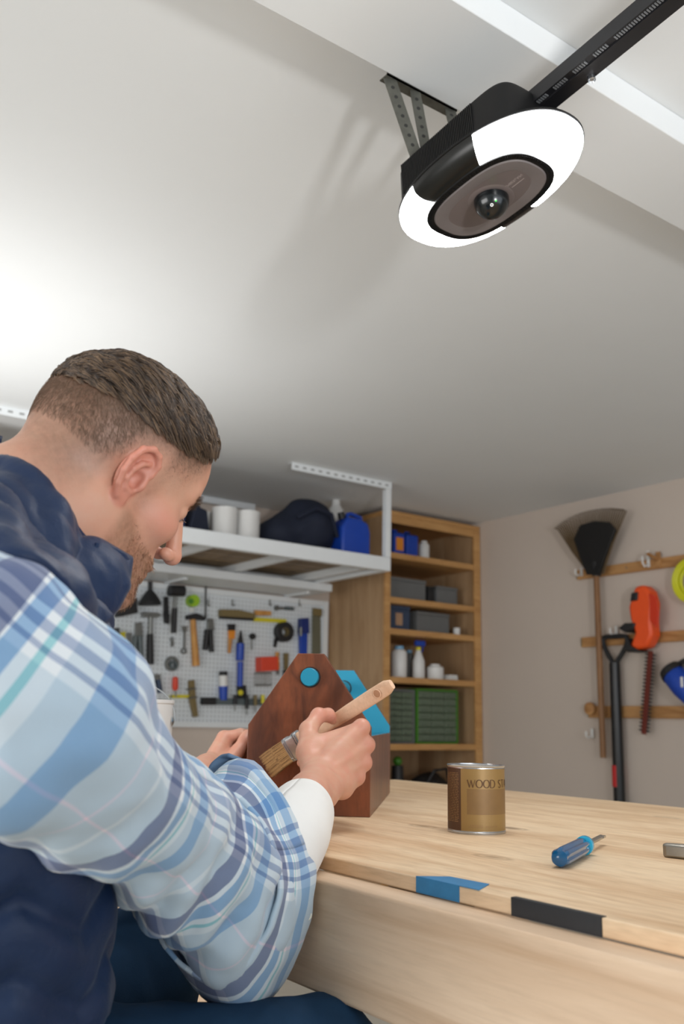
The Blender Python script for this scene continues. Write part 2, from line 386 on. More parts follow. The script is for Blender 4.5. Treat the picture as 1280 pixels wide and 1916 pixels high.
# ------------------------------------------------------------------ stain can
cc = np.array([1.043, 1.074, TZ+0.0004]); CR, CHh = 0.0432, 0.0985
can = thing('stain_can', cc, 'small gold-labelled tin of wood stain standing on the workbench', 'can')
m_lab = mat('gold_label', (152, 122, 72), 0.45, var=0.06, vs=30, metal=0.2)
m_labd = mat('brown_label', (84, 58, 40), 0.5, var=0.1, vs=40, metal=0.2)
m_ink = mat('brown_ink', (92, 62, 30), 0.6)
m_band = mat('label_band', (134, 104, 64), 0.5, var=0.12, vs=60, metal=0.2)
m_fine = mat('fine_print_gold', (146, 112, 70), 0.6)
tocam = nrm(CAM-cc*[1, 1, 0]-[0, 0, 1.1]+[0, 0, 0]); th0 = math.atan2(-cc[1], -cc[0])   # angle facing the camera
def cpt(th, z, r): return cc+np.array([r*math.cos(th0+th), r*math.sin(th0+th), z])
build(MB().lathe(cc, Z3, [(0, CR-0.003), (0, CR+0.0006), (0.0025, CR+0.0008), (0.0035, CR-0.0002), (0.095, CR-0.0002), (0.096, CR+0.0006), (0.0975, CR+0.0012), (CHh, CR+0.0006), (CHh, CR-0.002), (0.0955, CR-0.0025), (0.0945, CR-0.006), (0.0975, CR-0.0075), (0.0975, CR-0.010), (0.093, CR-0.012)], 64), 'tin_body', m_tin, can)
build(MB().lathe(cc+Z3*0.093, Z3, [(0, 0.0), (0.0005, CR-0.012), (0.0035, CR-0.0105)], 48, cap=False), 'lid', mat('stained_tin', (150, 130, 110), 0.35, 0.9, var=0.4, vs=60), can)
def cyl_patch(mb, a0, a1, z0, z1, r, n=24):
    P = np.zeros((n+1, 2, 3))
    for i in range(n+1):
        a = a0+(a1-a0)*i/n; P[i, 0] = cpt(a, z0, r); P[i, 1] = cpt(a, z1, r)
    mb.grid(P)
# increasing angle = to the right as seen from the camera side
mb = MB(); cyl_patch(mb, -0.55, math.pi*2-2.2, 0.0042, 0.0935, CR+0.0003, 72); lb = build(mb, 'label', m_lab, can)
mb = MB(); cyl_patch(mb, -2.2, -0.55, 0.0042, 0.0935, CR+0.0003, 32); build(mb, 'side_label', m_labd, can)['label'] = 'dark brown instruction panel of the label'
mb = MB(); cyl_patch(mb, -0.32, 2.6, 0.028, 0.0645, CR+0.0005, 40); build(mb, 'label_band', m_band, can)
# lettering: flat ribbons wrapped on the cylinder
G = {'W': [[(0, 1, 1), (0.3, 0, 1)], [(0.3, 0, .5), (0.5, .95, .5)], [(0.5, .95, 1), (0.75, 0, 1)], [(0.75, 0, .5), (1.05, 1, .5)]],
     'D': [[(0, 0, 1), (0, 1, 1)], [(0, 1, .5), (.35, 1, .6), (.62, .82, .9), (.7, .5, 1.1), (.62, .18, .9), (.35, 0, .6), (0, 0, .5)]],
     'S': [[(.48, .85, .5), (.3, 1, .7), (.08, .9, .9), (.05, .7, 1), (.3, .5, 1.1), (.5, .3, 1), (.45, .08, .9), (.22, 0, .7), (0, .15, .5)]],
     'T': [[(-.05, 1, .6), (.7, 1, .6)], [(.32, 1, 1), (.32, 0, 1)]],
     'A': [[(0, 0, .5), (.38, 1, .6)], [(.38, 1, 1), (.78, 0, 1)], [(.15, .35, .5), (.62, .35, .5)]],
     'I': [[(0, 0, 1), (0, 1, 1)]],
     'N': [[(0, 0, .5), (0, 1, .5)], [(0, 1, 1), (.65, 0, 1)], [(.65, 0, .5), (.65, 1, .5)]],
     'O': [[(.42+.42*math.cos(a), .5+.5*math.sin(a), .5+.6*abs(math.cos(a))) for a in np.linspace(0, 2*math.pi, 19)]]}
ADV = {'W': 1.18, 'O': 1.0, 'D': .86, 'S': .68, 'T': .78, 'A': .9, 'I': .2, 'N': .85, ' ': .45}
def word(mb, text, a0, z0, h, r, stroke):
    x = 0
    for ch in text:
        for st in G.get(ch, []):
            pts = np.array([(x+p[0]*1.0, p[1], p[2]) for p in st]); res = []
            for k in range(len(pts)-1):
                for q in np.linspace(0, 1, 5)[:-1 if k < len(pts)-2 else None]: res.append(pts[k]*(1-q)+pts[k+1]*q)
            res = np.array(res); P = np.zeros((len(res), 2, 3))
            for k in range(len(res)):
                d = res[min(k+1, len(res)-1), :2]-res[max(k-1, 0), :2]; d = d/np.linalg.norm(d); nn = np.array([-d[1], d[0]])*stroke*res[k, 2]/2
                for q, sg in ((0, 1), (1, -1)):
                    px = (res[k, 0]*h+sg*nn[0]); pz = res[k, 1]*h+sg*nn[1]
                    P[k, q] = cpt(a0+px/r, z0+pz, r)
            mb.grid(P)
        x += ADV[ch]
mb = MB(); word(mb, 'WOOD STAIN', -0.30, 0.0665, 0.0112, CR+0.0007, 0.0019); build(mb, 'lettering', m_ink, can, 0)['label'] = 'brown capital lettering on the gold label'
mb = MB()
for k in range(30):
    z = 0.086-0.0024*k; a = -1.5
    while a < -0.66:
        L = random.uniform(0.05, 0.22); a2 = min(a+L, -0.64); cyl_patch(mb, a, a2, z, z+0.0009, CR+0.0006, 3); a = a2+0.03
for z, aa in ((0.0095, (-0.28, 0.22)), (0.0118, (-0.22, 0.20)), (0.0105, (0.32, 0.75))):
    a = aa[0]
    while a < aa[1]:
        a2 = a+random.uniform(0.02, 0.07); cyl_patch(mb, a, a2, z, z+0.0012, CR+0.0006, 2); a = a2+0.02
o = build(mb, 'fine_print', m_fine, can, 0); o['kind'] = 'stuff'
# ------------------------------------------------------------------ stubby screwdriver
zc = TZ+0.0115
sA = onZ(1046, 1606, zc); sB = onZ(1128, 1573, zc-0.006)
SD = nrm((sB-sA)*[1, 1, 0.0]); sA[2] = zc
sd = thing('screwdriver', sA*[1, 1, 0]+[0, 0, TZ], 'stubby blue screwdriver with fluted handle lying on the workbench', 'screwdriver')
SLEN = np.linalg.norm((sB-sA)[:2]); hL = SLEN*0.60
m_blue = mat('blue_acetate', (18, 98, 150), 0.15, var=0.1, trans=0.25, coat=0.4)
m_cyan = mat('cyan_collar', (20, 165, 205), 0.2, coat=0.3)
m_steel = mat('steel', (176, 176, 174), 0.3, 1.0, var=0.1, vs=50)
n = 48; prof_ = [(0, 0.35), (0.002, 0.8), (0.006, 0.95), (0.012, 1.0), (hL*0.7, 0.98), (hL*0.82, 0.86), (hL*0.88, 0.8)]
x_, y_, d_ = frame_from(SD); P = np.zeros((len(prof_), n, 3))
for i, (t_, r_) in enumerate(prof_):
    for j in range(n):
        a = 2*math.pi*j/n; fl_ = 1-0.22*(0.5+0.5*math.cos(6*a))**2 if t_ > 0.003 else 1
        P[i, j] = sA+d_*t_+(x_*math.cos(a)+y_*math.sin(a))*0.0114*r_*fl_
mb = MB(); mb.grid(P, closed_v=True); mb.f += [tuple(range(n-1, -1, -1)), tuple((len(prof_)-1)*n+j for j in range(n))]; mb.m += [0, 0]
build(mb, 'handle', m_blue, sd, 40)
build(MB().lathe(sA+SD*hL*0.86, SD, [(0, 0.0095), (0.001, 0.0116), (0.009, 0.0118), (0.014, 0.0100), (0.015, 0.006), (0.016, 0.003)], 24), 'collar', m_cyan, sd)
sL = SLEN-hL
mb = MB(); mb.cyl(sA+SD*hL, sA+SD*(SLEN-0.012), 0.0033, 0.0033, 12)
mb.box(sA+SD*(SLEN-0.007), (0.016, 0.0085, 0.0026), (SD, y_ if abs(y_[2]) < 0.5 else x_, Z3))
build(mb, 'shank', m_steel, sd)
# ------------------------------------------------------------------ pliers reaching into the picture at the right edge
pA = onZ(1241, 1592, TZ+0.007); PD = nrm(np.array([0.35, -0.93, 0])); PS = np.array([-PD[1], PD[0], 0])
pl = thing('pliers', pA*[1, 1, 0]+[0, 0, TZ], 'grey steel pliers lying at the right end of the workbench', 'pliers')
def jaw(sg):
    mb = MB(); poly = [(0, 0.0004), (0.0012, 0.005), (0.006, 0.0085), (0.03, 0.0115), (0.055, 0.0125), (0.07, 0.007), (0.075, 0.0004)]
    mb.prism([(p[0], sg*p[1]) for p in poly], pA-Z3*0.0068, PD, PS, 0.0165*sg) if sg > 0 else mb.prism([(p[0], sg*p[1]) for p in poly], pA-Z3*0.0068, PD, PS, 0.0165); return mb
m_gun = mat('gun_metal', (150, 146, 138), 0.35, 1.0, var=0.15, vs=60)
for sg in (1, -1): build(jaw(sg), 'jaw', m_gun, pl, 20, bevel=0.004, seg=3)
build(MB().cyl(pA+PD*0.06-Z3*0.0069, pA+PD*0.06+Z3*0.008, 0.010, 0.010, 24), 'pivot', m_gun, pl, bevel=0.001)
for sg in (1, -1):
    pts = [pA+PD*0.06+PS*sg*0.0, pA+PD*0.09+PS*sg*0.012, pA+PD*0.13+PS*sg*0.024, pA+PD*0.19+PS*sg*0.026]
    build(MB().tube(pts, [0.005, 0.006, 0.0065, 0.006], 10), 'handle', mat('red_grip', (170, 40, 34), 0.5), pl)
# ------------------------------------------------------------------ white paint pail behind the man
pc = onZ(238, 1492, TZ); pc = np.array([pc[0], pc[1], TZ+0.0004]); PR = 0.0825
pa = thing('paint_pail', pc, 'white gallon paint pail with wire bail behind the elbow on the workbench', 'paint pail')
m_wht = mat('white_label', (226, 224, 220), 0.5, var=0.05, vs=12)
build(MB().lathe(pc, Z3, [(0, PR-0.003), (0, PR), (0.004, PR+0.0005), (0.006, PR-0.0008), (0.186, PR-0.0008), (0.188, PR+0.001), (0.194, PR+0.001), (0.195, PR-0.001), (0.195, PR-0.004), (0.190, PR-0.006), (0.190, 0)], 56), 'pail_body', m_wht, pa)
build(MB().lathe(pc+Z3*0.189, Z3, [(0, PR-0.0075), (0.006, PR-0.0065), (0.0072, PR-0.004), (0.0068, PR-0.012), (0.004, PR-0.014), (0.004, 0.001)], 56, cap=False), 'rim', m_tin, pa)
ear = nrm((0.78, -0.62, 0)); pv = np.cross(Z3, ear)
for sg in (1, -1):
    build(MB().lathe(pc+Z3*0.152+ear*sg*(PR-0.0005), ear*sg, [(0, 0.009), (0.002, 0.009), (0.004, 0.005), (0.0042, 0.001)], 16), 'bail_ear', m_tin, pa)
pts = [pc+Z3*0.152+ear*((PR+0.006)*math.cos(a))+(Z3*0.97+pv*0.25)*0.078*math.sin(a) for a in np.linspace(0, math.pi, 40)]
build(MB().tube(pts, 0.0016, 6), 'wire_bail', m_tin, pa)
# ------------------------------------------------------------------ garage door opener with light on the ceiling
ot = 0.1243
OA = np.array([0, -math.cos(ot), math.sin(ot)]); OB = np.array([1.0, 0, 0]); ON = np.array([0, math.sin(ot), math.cos(ot)])
OC = np.array([1.111, 1.098, 2.08])
def op(a, b, n): return OC+OA*a+OB*b+ON*n
ox = thing('garage_door_opener', op(0, 0, 0), 'black ceiling-mounted garage door opener with glowing white light ring and rail', 'door opener')
m_blk = mat('black_plastic', (11, 11, 12), 0.55, spec=0.3, var=0.1, vs=40)
m_glk = mat('gloss_black', (9, 10, 8), 0.32)
m_gry = mat('dark_grey_plate', (112, 106, 106), 0.42, var=0.05, vs=20)
m_gry2 = mat('brown_grey_plate', (104, 95, 94), 0.35, var=0.08, vs=15)
def sup(th, a, b, e):
    c, s = math.cos(th), math.sin(th)
    return b*np.sign(c)*abs(c)**(2/e), a*np.sign(s)*abs(s)**(2/e)     # (b, a) coordinates
def ringpts(a, b, e, n, nn=96):
    r = []
    for i in range(nn):
        q = sup(2*math.pi*i/nn, a, b, e); r.append(op(q[1], q[0], n))
    return r
def shell(levels, nn=96, caps=(True, True)):
    mb = MB(); P = np.array([ringpts(a, b, e, n, nn) for (a, b, e, n) in levels]); mb.grid(P, closed_v=True)
    if caps[0]: mb.f.append(tuple(range(nn-1, -1, -1))); mb.m.append(0)
    if caps[1]: mb.f.append(tuple((len(levels)-1)*nn+i for i in range(nn))); mb.m.append(0)
    return mb
build(shell([(0.150, 0.100, 7, 0.002), (0.148, 0.0985, 7, 0.070), (0.146, 0.096, 7, 0.078), (0.138, 0.088, 7, 0.082)]), 'housing', m_blk, ox, 40)
mb = MB()
for sg in (-1, 1):
    for i in range(46): mb.box(op(-0.118+0.0042*i, sg*0.0995, 0.041), (0.0024, 0.003, 0.066), (OA, OB, ON))
o = build(mb, 'side_ribs', m_blk, ox, 0); o['kind'] = 'stuff'; o['label'] = 'fine vertical ribs on the housing side'
build(shell([(0.197, 0.115, 2.25, -0.003), (0.201, 0.119, 2.25, -0.001), (0.201, 0.119, 2.25, 0.003), (0.150, 0.104, 3, 0.008)]), 'rim_trim', m_blk, ox, 40)
# lens ring: bulging strip between rim and plate, cut in two by dark side sections
m_lens, nt, b_ = newmat('lit_lens'); b_.inputs['Base Color'].default_value = (0.9, 0.9, 0.9, 1); b_.inputs['Emission Color'].default_value = (0.98, 0.99, 1.0, 1); b_.inputs['Emission Strength'].default_value = 30.0
def strip(th0, th1, k=1.0):
    nt_, nv = 60, 9; P = np.zeros((nt_+1, nv, 3))
    for i in range(nt_+1):
        th = th0+(th1-th0)*i/nt_
        p0 = np.array(sup(th, 0.199, 0.117, 2.25)); p1 = np.array(sup(th, 0.124, 0.079, 2.7))
        for j in range(nv):
            q = j/(nv-1)*math.pi/2; p = p1+(p0-p1)*math.cos(q); h = -0.002-0.037*k*math.sin(q)
            P[i, j] = op(p[1], p[0], h)
    mb = MB(); mb.grid(P); return mb
def th_of(a_, side):   # ring angle whose rim point has axial coordinate a_ on side +-1
    s = abs(a_)/0.199; th = math.asin(min(1, s**(2.25/2)))
    th = th if a_ >= 0 else -th
    return th if side > 0 else math.pi-th
tn1, tn0 = th_of(0.077, -1), th_of(0.030, 1)
tf0, tf1 = th_of(-0.083, -1), th_of(-0.062, 1)+2*math.pi
l1 = build(strip(tn0, tn1), 'light_lens', m_lens, ox, 60); l1['label'] = 'glowing white lens at the rail end'
l2 = build(strip(tf0, tf1), 'light_lens', m_lens, ox, 60); l2['label'] = 'glowing white lens at the far end'
build(strip(tn1, tf0, 0.98), 'side_band', m_glk, ox, 60); build(strip(tf1-2*math.pi, tn0, 0.98), 'side_band', m_glk, ox, 60)
build(shell([(0.110, 0.066, 2.7, -0.041), (0.1275, 0.0825, 2.7, -0.041), (0.1285, 0.0835, 2.7, -0.037), (0.120, 0.074, 2.7, -0.034)]), 'vent_ring', m_blk, ox, 40)
mb = MB()
for i in range(150):
    th = 2*math.pi*i/150; p = sup(th, 0.1245, 0.0795, 2.7); p2 = sup(th, 0.1185, 0.0735, 2.7)
    c = op((p[1]+p2[1])/2, (p[0]+p2[0])/2, -0.0418); d = nrm(op(p[1], p[0], 0)-op(p2[1], p2[0], 0))
    mb.box(c, (0.0062, 0.0013, 0.0016), (d, np.cross(ON, d), ON))
o = build(mb, 'vent_ribs', m_blk, ox, 0); o['kind'] = 'stuff'
build(shell([(0.088, 0.046, 2.6, -0.0421), (0.092, 0.050, 2.6, -0.0430), (0.112, 0.0680, 2.7, -0.0432), (0.1140, 0.0700, 2.7, -0.041)], caps=(False, False)), 'face_plate', m_gry, ox, 40)
build(shell([(0.089, 0.047, 2.6, -0.0422), (0.089, 0.047, 2.6, -0.0412)]), 'recessed_panel', m_gry2, ox, 40)
dc = op(0.004, 0.002, -0.042)
build(MB().lathe(dc, -ON, [(0, 0.043), (0.0012, 0.040), (0.0015, 0.032)], 40), 'dome_collar', m_gry2, ox)
build(MB().ball(dc-ON*0.004, (0.0325, 0.0325, 0.034), (OA, OB, ON), 36, 20), 'camera_dome', mat('smoked_dome', (6, 13, 16), 0.22, coat=0.3), ox, 80)
dd = nrm(CAM-dc); dd = nrm(dd*0.9-ON*0.25)
cl = dc-ON*0.004+dd*0.0331
mb = MB(); mb.lathe(cl, dd, [(0, 0.0013), (0.0008, 0.0016), (0.0008, 0.0028), (0, 0.0031)], 20, cap=False)
build(mb, 'ring_reflection', mat('reflection_white', (235, 235, 235), 0.4), ox)  # white ring set on the dome as a painted reflection
ld = nrm(dd+OA*0.38+ON*0.05); build(MB().ball(dc-ON*0.004+ld*0.0332, 0.0014, nu=10, nv=8), 'status_light', mat('green_led', (30, 230, 40), 0.3, emit=4), ox)
# lettering line on the plate (too small in the photograph to read: one long and one short line of type)
txt = bpy.data.curves.new('brand', 'FONT'); txt.body = 'CHAMBERLAIN'; txt.size = 0.0085
txo = bpy.data.objects.new('brand', txt); COL.objects.link(txo); bpy.context.view_layer.update()
tm = bpy.data.meshes.new_from_object(txo.evaluated_get(bpy.context.evaluated_depsgraph_get())); bpy.data.objects.remove(txo)
mb = MB(); mb.add([op(0.030+v.co.x*0.95, -0.004+v.co.y, -0.0424) for v in tm.vertices], [tuple(p.vertices) for p in tm.polygons])
mb.box(op(0.064, 0.0095, -0.0424), (0.030, 0.0012, 0.0001), (OA, OB, ON))
build(mb, 'lettering', mat('pale_ink', (170, 160, 158), 0.5), ox, 0)
# rail
m_rail = mat('rail_black', (22, 22, 25), 0.4, var=0.1)
def rp(a, b, n): return op(a, b, n)
R0, R1 = 0.135, 2.6
mb = MB(); mb.box(rp((R0+R1)/2, 0.0, 0.060), (R1-R0, 0.040, 0.004), (OA, OB, ON))
mb.box(rp((R0+R1)/2, -0.0215, 0.072), (R1-R0, 0.003, 0.028), (OA, OB, ON)); mb.box(rp((R0+R1)/2, 0.0215, 0.072), (R1-R0, 0.003, 0.028), (OA, OB, ON))
mb.box(rp((R0+R1)/2, -0.008, 0.0565), (R1-R0, 0.003, 0.004), (OA, OB, ON))
build(mb, 'rail', m_rail, ox, 0)['label'] = 'black drive rail running to the door'
mb = MB(); i = 0; a = R0+0.012
m_belt = mat('belt_grey', (96, 98, 100), 0.55, var=0.1)
while a < 1.2:
    mb.box(rp(a, -0.0155, 0.0575), (0.0026, 0.008, 0.002), (OA, OB, ON)); a += 0.0048; i += 1
    if i < 26 and i % 6 == 0: a += 0.014
o = build(mb, 'belt_teeth', m_belt, ox, 0); o['kind'] = 'stuff'
build(MB().lathe(rp(R0+0.105, 0.019, 0.058), -ON, [(0, 0.0068), (0.006, 0.0068), (0.007, 0.0055), (0.004, 0.004)], 18), 'rail_bolt', m_tin, ox)
# hanging bracket of perforated angle between beam and opener
m_galv = mat('galvanised', (104, 104, 97), 0.5, 0.7, var=0.35, vs=60)
bk = MB(); bz = CEIL-0.065
bk.bx(0.985, 1.17, 1.237, 1.2395, bz-0.002, bz+0.03); bk.bx(0.985, 1.17, 1.237, 1.262, bz-0.002, bz+0.0005)
build(bk, 'mounting_angle', m_galv, ox, 0)
def strap(p, q, w, name):
    p = np.array(p); q = np.array(q); d = nrm(q-p); s_ = nrm(np.cross(d, (0.3, 1, 0.0))); t_ = np.cross(s_, d)
    m_ = MB(); L = np.linalg.norm(q-p); m_.box((p+q)/2, (L, w, 0.0025), (d, s_, t_)); m_.box((p+q)/2+t_*w*0.4+s_*w*0.5, (L, 0.0025, w*0.8), (d, s_, t_))
    o_ = build(m_, name, m_galv, ox, 0)
    h_ = MB()
    for k in range(1, int(L/0.022)): 
        c_ = p+d*0.022*k; h_.lathe(c_-t_*0.0016, t_, [(0, 0.004), (0.0032, 0.004)], 10)
    h_.f and build(h_, 'strap_holes', mat('hole_dark', (40, 40, 38), 0.8), o_)
    return o_
bot = op(-0.105, -0.055, 0.082)
strap((0.997, 1.246, bz), bot+np.array([-0.012, 0.0, 0]), 0.026, 'hanger_strap')
strap((1.155, 1.243, bz), op(-0.07, 0.02, 0.082), 0.024, 'hanger_strap')
strap((1.06, 1.243, bz), bot+np.array([0.02, 0.004, 0]), 0.022, 'hanger_strap')
mb = MB(); mb.box(op(-0.09, -0.02, 0.086), (0.034, 0.12, 0.006), (OA, OB, ON))
build(mb, 'mount_plate', m_galv, ox, 0)
mb = MB()
for c_ in (bot+ON*0.006, bot+np.array([0.02, 0.004, 0.008]), bot+np.array([0.012, -0.01, 0.03])): mb.ball(c_, 0.006, nu=8, nv=6)
build(mb, 'hanger_bolts', m_tin, ox)
# ------------------------------------------------------------------ signed-distance modelling for the figure
def A3(*v): return np.array(v, dtype=np.float32)
def ell(p, c, r):
    q = p-np.asarray(c, np.float32); r = np.asarray(r, np.float32); k0 = np.sqrt(((q/r)**2).sum(1))+1e-9; k1 = np.sqrt(((q/(r*r))**2).sum(1))+1e-9
    return k0*(k0-1)/k1
def rc(p, a, b, ra, rb):
    a = np.asarray(a, np.float32); b = np.asarray(b, np.float32); ba = b-a; pa = p-a
    h = np.clip((pa@ba)/max(1e-9, float(ba@ba)), 0, 1)
    return np.sqrt(((pa-h[:, None]*ba)**2).sum(1))-(ra+(rb-ra)*h)
def chain(p, pts, rs, k=0.004):
    d = None
    for i in range(len(pts)-1):
        e = rc(p, pts[i], pts[i+1], rs[i], rs[i+1]); d = e if d is None else smin(d, e, k)
    return d
def smin(a, b, k):
    h = np.maximum(k-np.abs(a-b), 0)/k; return np.minimum(a, b)-h*h*k*0.25
def smax(a, b, k): return -smin(-a, -b, k)
def mesh_sdf(f, lo, hi, h, B=8, slack=1.5):
    """sparse surface nets: only blocks near the surface are sampled"""
    lo = np.asarray(lo, np.float32); hi = np.asarray(hi, np.float32)
    nb = np.ceil((hi-lo)/(h*B)).astype(int); g = np.stack(np.meshgrid(*[np.arange(n) for n in nb], indexing='ij'), -1).reshape(-1, 3)
    cen = lo+(g+0.5)*(h*B); d = f(cen.astype(np.float32)); keep = np.abs(d) < 0.87*h*B*slack
    g = g[keep]; n1 = B+1
    o = np.stack(np.meshgrid(*[np.arange(n1)]*3, indexing='ij'), -1).reshape(-1, 3)
    V = np.empty((len(g), n1**3), np.float32); CH = 400
    for s in range(0, len(g), CH):
        gi = g[s:s+CH]; P = (lo+(gi[:, None, :]*B+o[None])*h).reshape(-1, 3).astype(np.float32)
        V[s:s+CH] = f(P).reshape(len(gi), -1)
    V = V.reshape(-1, n1, n1, n1); S = V < 0
    corners = [(i, j, k) for i in (0, 1) for j in (0, 1) for k in (0, 1)]
    cs = np.stack([S[:, i:i+B, j:j+B, k:k+B] for i, j, k in corners], -1); cnt = cs.sum(-1); act = (cnt > 0) & (cnt < 8)
    bi, ci, cj, ck = np.nonzero(act)
    acc = np.zeros((len(bi), 3), np.float32); num = np.zeros(len(bi), np.float32)
    cv = np.stack([V[bi, ci+i, cj+j, ck+k] for i, j, k in corners], -1)
    for a in range(8):
        for b in range(a+1, 8):
            if sum(x != y for x, y in zip(corners[a], corners[b])) != 1: continue
            m = (cv[:, a] < 0) != (cv[:, b] < 0); t = cv[:, a]/(cv[:, a]-cv[:, b]+1e-12)
            pa = np.array(corners[a], np.float32); pb_ = np.array(corners[b], np.float32)
            acc += np.where(m[:, None], pa+(pb_-pa)*t[:, None], 0); num += m
    cell = g[bi]*B+np.stack([ci, cj, ck], -1); vert = lo+(cell+acc/num[:, None])*h
    M = (nb*B+4).astype(np.int64)
    def key(c): return ((c[..., 0].astype(np.int64)+1)*M[1]+c[..., 1]+1)*M[2]+c[..., 2]+1
    kk = key(cell); order = np.argsort(kk); ks = kk[order]; quads = []
    for ax in range(3):
        e = [0, 0, 0]; e[ax] = 1
        s0 = S[:, :B, :B, :B]; s1 = S[:, e[0]:e[0]+B, e[1]:e[1]+B, e[2]:e[2]+B]; m = s0 != s1
        b2, i2, j2, k2 = np.nonzero(m); c0 = g[b2]*B+np.stack([i2, j2, k2], -1); flip = s0[b2, i2, j2, k2]
        u, w = [a for a in range(3) if a != ax]
        if ax == 1: u, w = w, u
        du = np.zeros(3, int); du[u] = 1; dw = np.zeros(3, int); dw[w] = 1
        q = np.stack([key(c0-du-dw), key(c0-dw), key(c0), key(c0-du)], -1)
        ix = np.searchsorted(ks, q); ix = np.minimum(ix, len(ks)-1); ok = (ks[ix] == q).all(1)
        qq = order[ix][ok]; fl = flip[ok]; qq[~fl] = qq[~fl][:, ::-1]; quads.append(qq)
    return vert.astype(np.float64), np.concatenate(quads)
def np_mesh(name, V, Q, mats, parent=None, org=(0, 0, 0), colors=None, uv=None):
    """triangle/quad arrays to a smooth object; colors: per-vertex rgb written to attribute 'tint'; uv: per-vertex"""
    me = bpy.data.meshes.new(name); n = Q.shape[1]
    me.vertices.add(len(V)); me.vertices.foreach_set('co', (V-np.asarray(org)).astype(np.float32).ravel())
    me.loops.add(Q.size); me.loops.foreach_set('vertex_index', Q.astype(np.int32).ravel())
    me.polygons.add(len(Q)); me.polygons.foreach_set('loop_start', np.arange(0, Q.size, n, dtype=np.int32))
    me.polygons.foreach_set('use_smooth', np.ones(len(Q), bool))
    for m in (mats if isinstance(mats, (list, tuple)) else [mats]): me.materials.append(m)
    me.update(calc_edges=True); me.validate()
    if colors is not None:
        a = me.color_attributes.new('tint', 'FLOAT_COLOR', 'POINT'); a.data.foreach_set('color', np.c_[colors, np.ones(len(V))].astype(np.float32).ravel())
    if uv is not None:
        l = me.uv_layers.new(name='UVMap'); l.data.foreach_set('uv', np.asarray(uv)[Q.ravel()].astype(np.float32).ravel())
    o = bpy.data.objects.new(name, me); COL.objects.link(o)
    if parent is not None: o.parent = parent
    return o
def sstep(a, b, x):
    t = np.clip((x-a)/(b-a), 0, 1); return t*t*(3-2*t)
def vnoise(p, s, seed=0):
    """cheap smooth pseudo-noise in [-1, 1]"""
    q = p*s; r = np.random.default_rng(seed); out = 0
    for k in range(6):
        d = r.normal(size=3); d /= np.linalg.norm(d); f = 0.7+0.6*r.random()
        out = out+np.sin((q@d)*f*2*math.pi+r.random()*6.28+1.7*np.sin((q@np.roll(d, 1))*4.1+k))
    return out/6*1.6
def catmull(P, n):
    """P (k, m) control rows -> n rows"""
    P = np.asarray(P, float); k = len(P); t = np.linspace(0, k-1, n); i = np.minimum(t.astype(int), k-2); f = (t-i)[:, None]
    g = lambda j: P[np.clip(j, 0, k-1)]
    p0, p1, p2, p3 = g(i-1), g(i), g(i+1), g(i+2)
    p0 = np.where((i-1 < 0)[:, None], 2*p1-p2, p0); p3 = np.where((i+2 > k-1)[:, None], 2*p2-p1, p3)
    return 0.5*((2*p1)+(-p0+p2)*f+(2*p0-5*p1+4*p2-p3)*f*f+(-p0+3*p1-3*p2+p3)*f**3)
# ------------------------------------------------------------------ the man: pose
PSI, PIT, ROL = math.radians(46), math.radians(25), math.radians(-13)
rth = nrm(RT*[1, 1, 0]); fwh = nrm(FW*[1, 1, 0])
HFh = rth*math.cos(PSI)+fwh*math.sin(PSI)
HFv = HFh*math.cos(PIT)-Z3*math.sin(PIT); HUp = HFh*math.sin(PIT)+Z3*math.cos(PIT); HRt = np.cross(HFv, HUp)
HRt, HUp = HRt*math.cos(ROL)+HUp*math.sin(ROL), HUp*math.cos(ROL)-HRt*math.sin(ROL)
HB = np.stack([HRt, HFv, HUp])                         # rows: local x (his right), y (forward), z (up)
HS = 0.935
HC = at(205, 895, 0.985)                               # between the ears
def h2w(q): return HC+(np.asarray(q)*HS)@HB
def w2h(p): return ((p-HC.astype(p.dtype))@HB.T.astype(p.dtype))/HS
ECx = nrm((-0.10, 0.99, 0.0)); ECu = np.array([0.14, -0.36, 0.92]); ECu = nrm(ECu-ECx*(ECu@ECx)); ECn = np.cross(ECx, ECu)
EB = np.stack([ECx, ECu, ECn]); E0 = np.array([0.0715, -0.006, 0.0])
C7L = w2h(at(10, 935, 0.895)[None])[0]
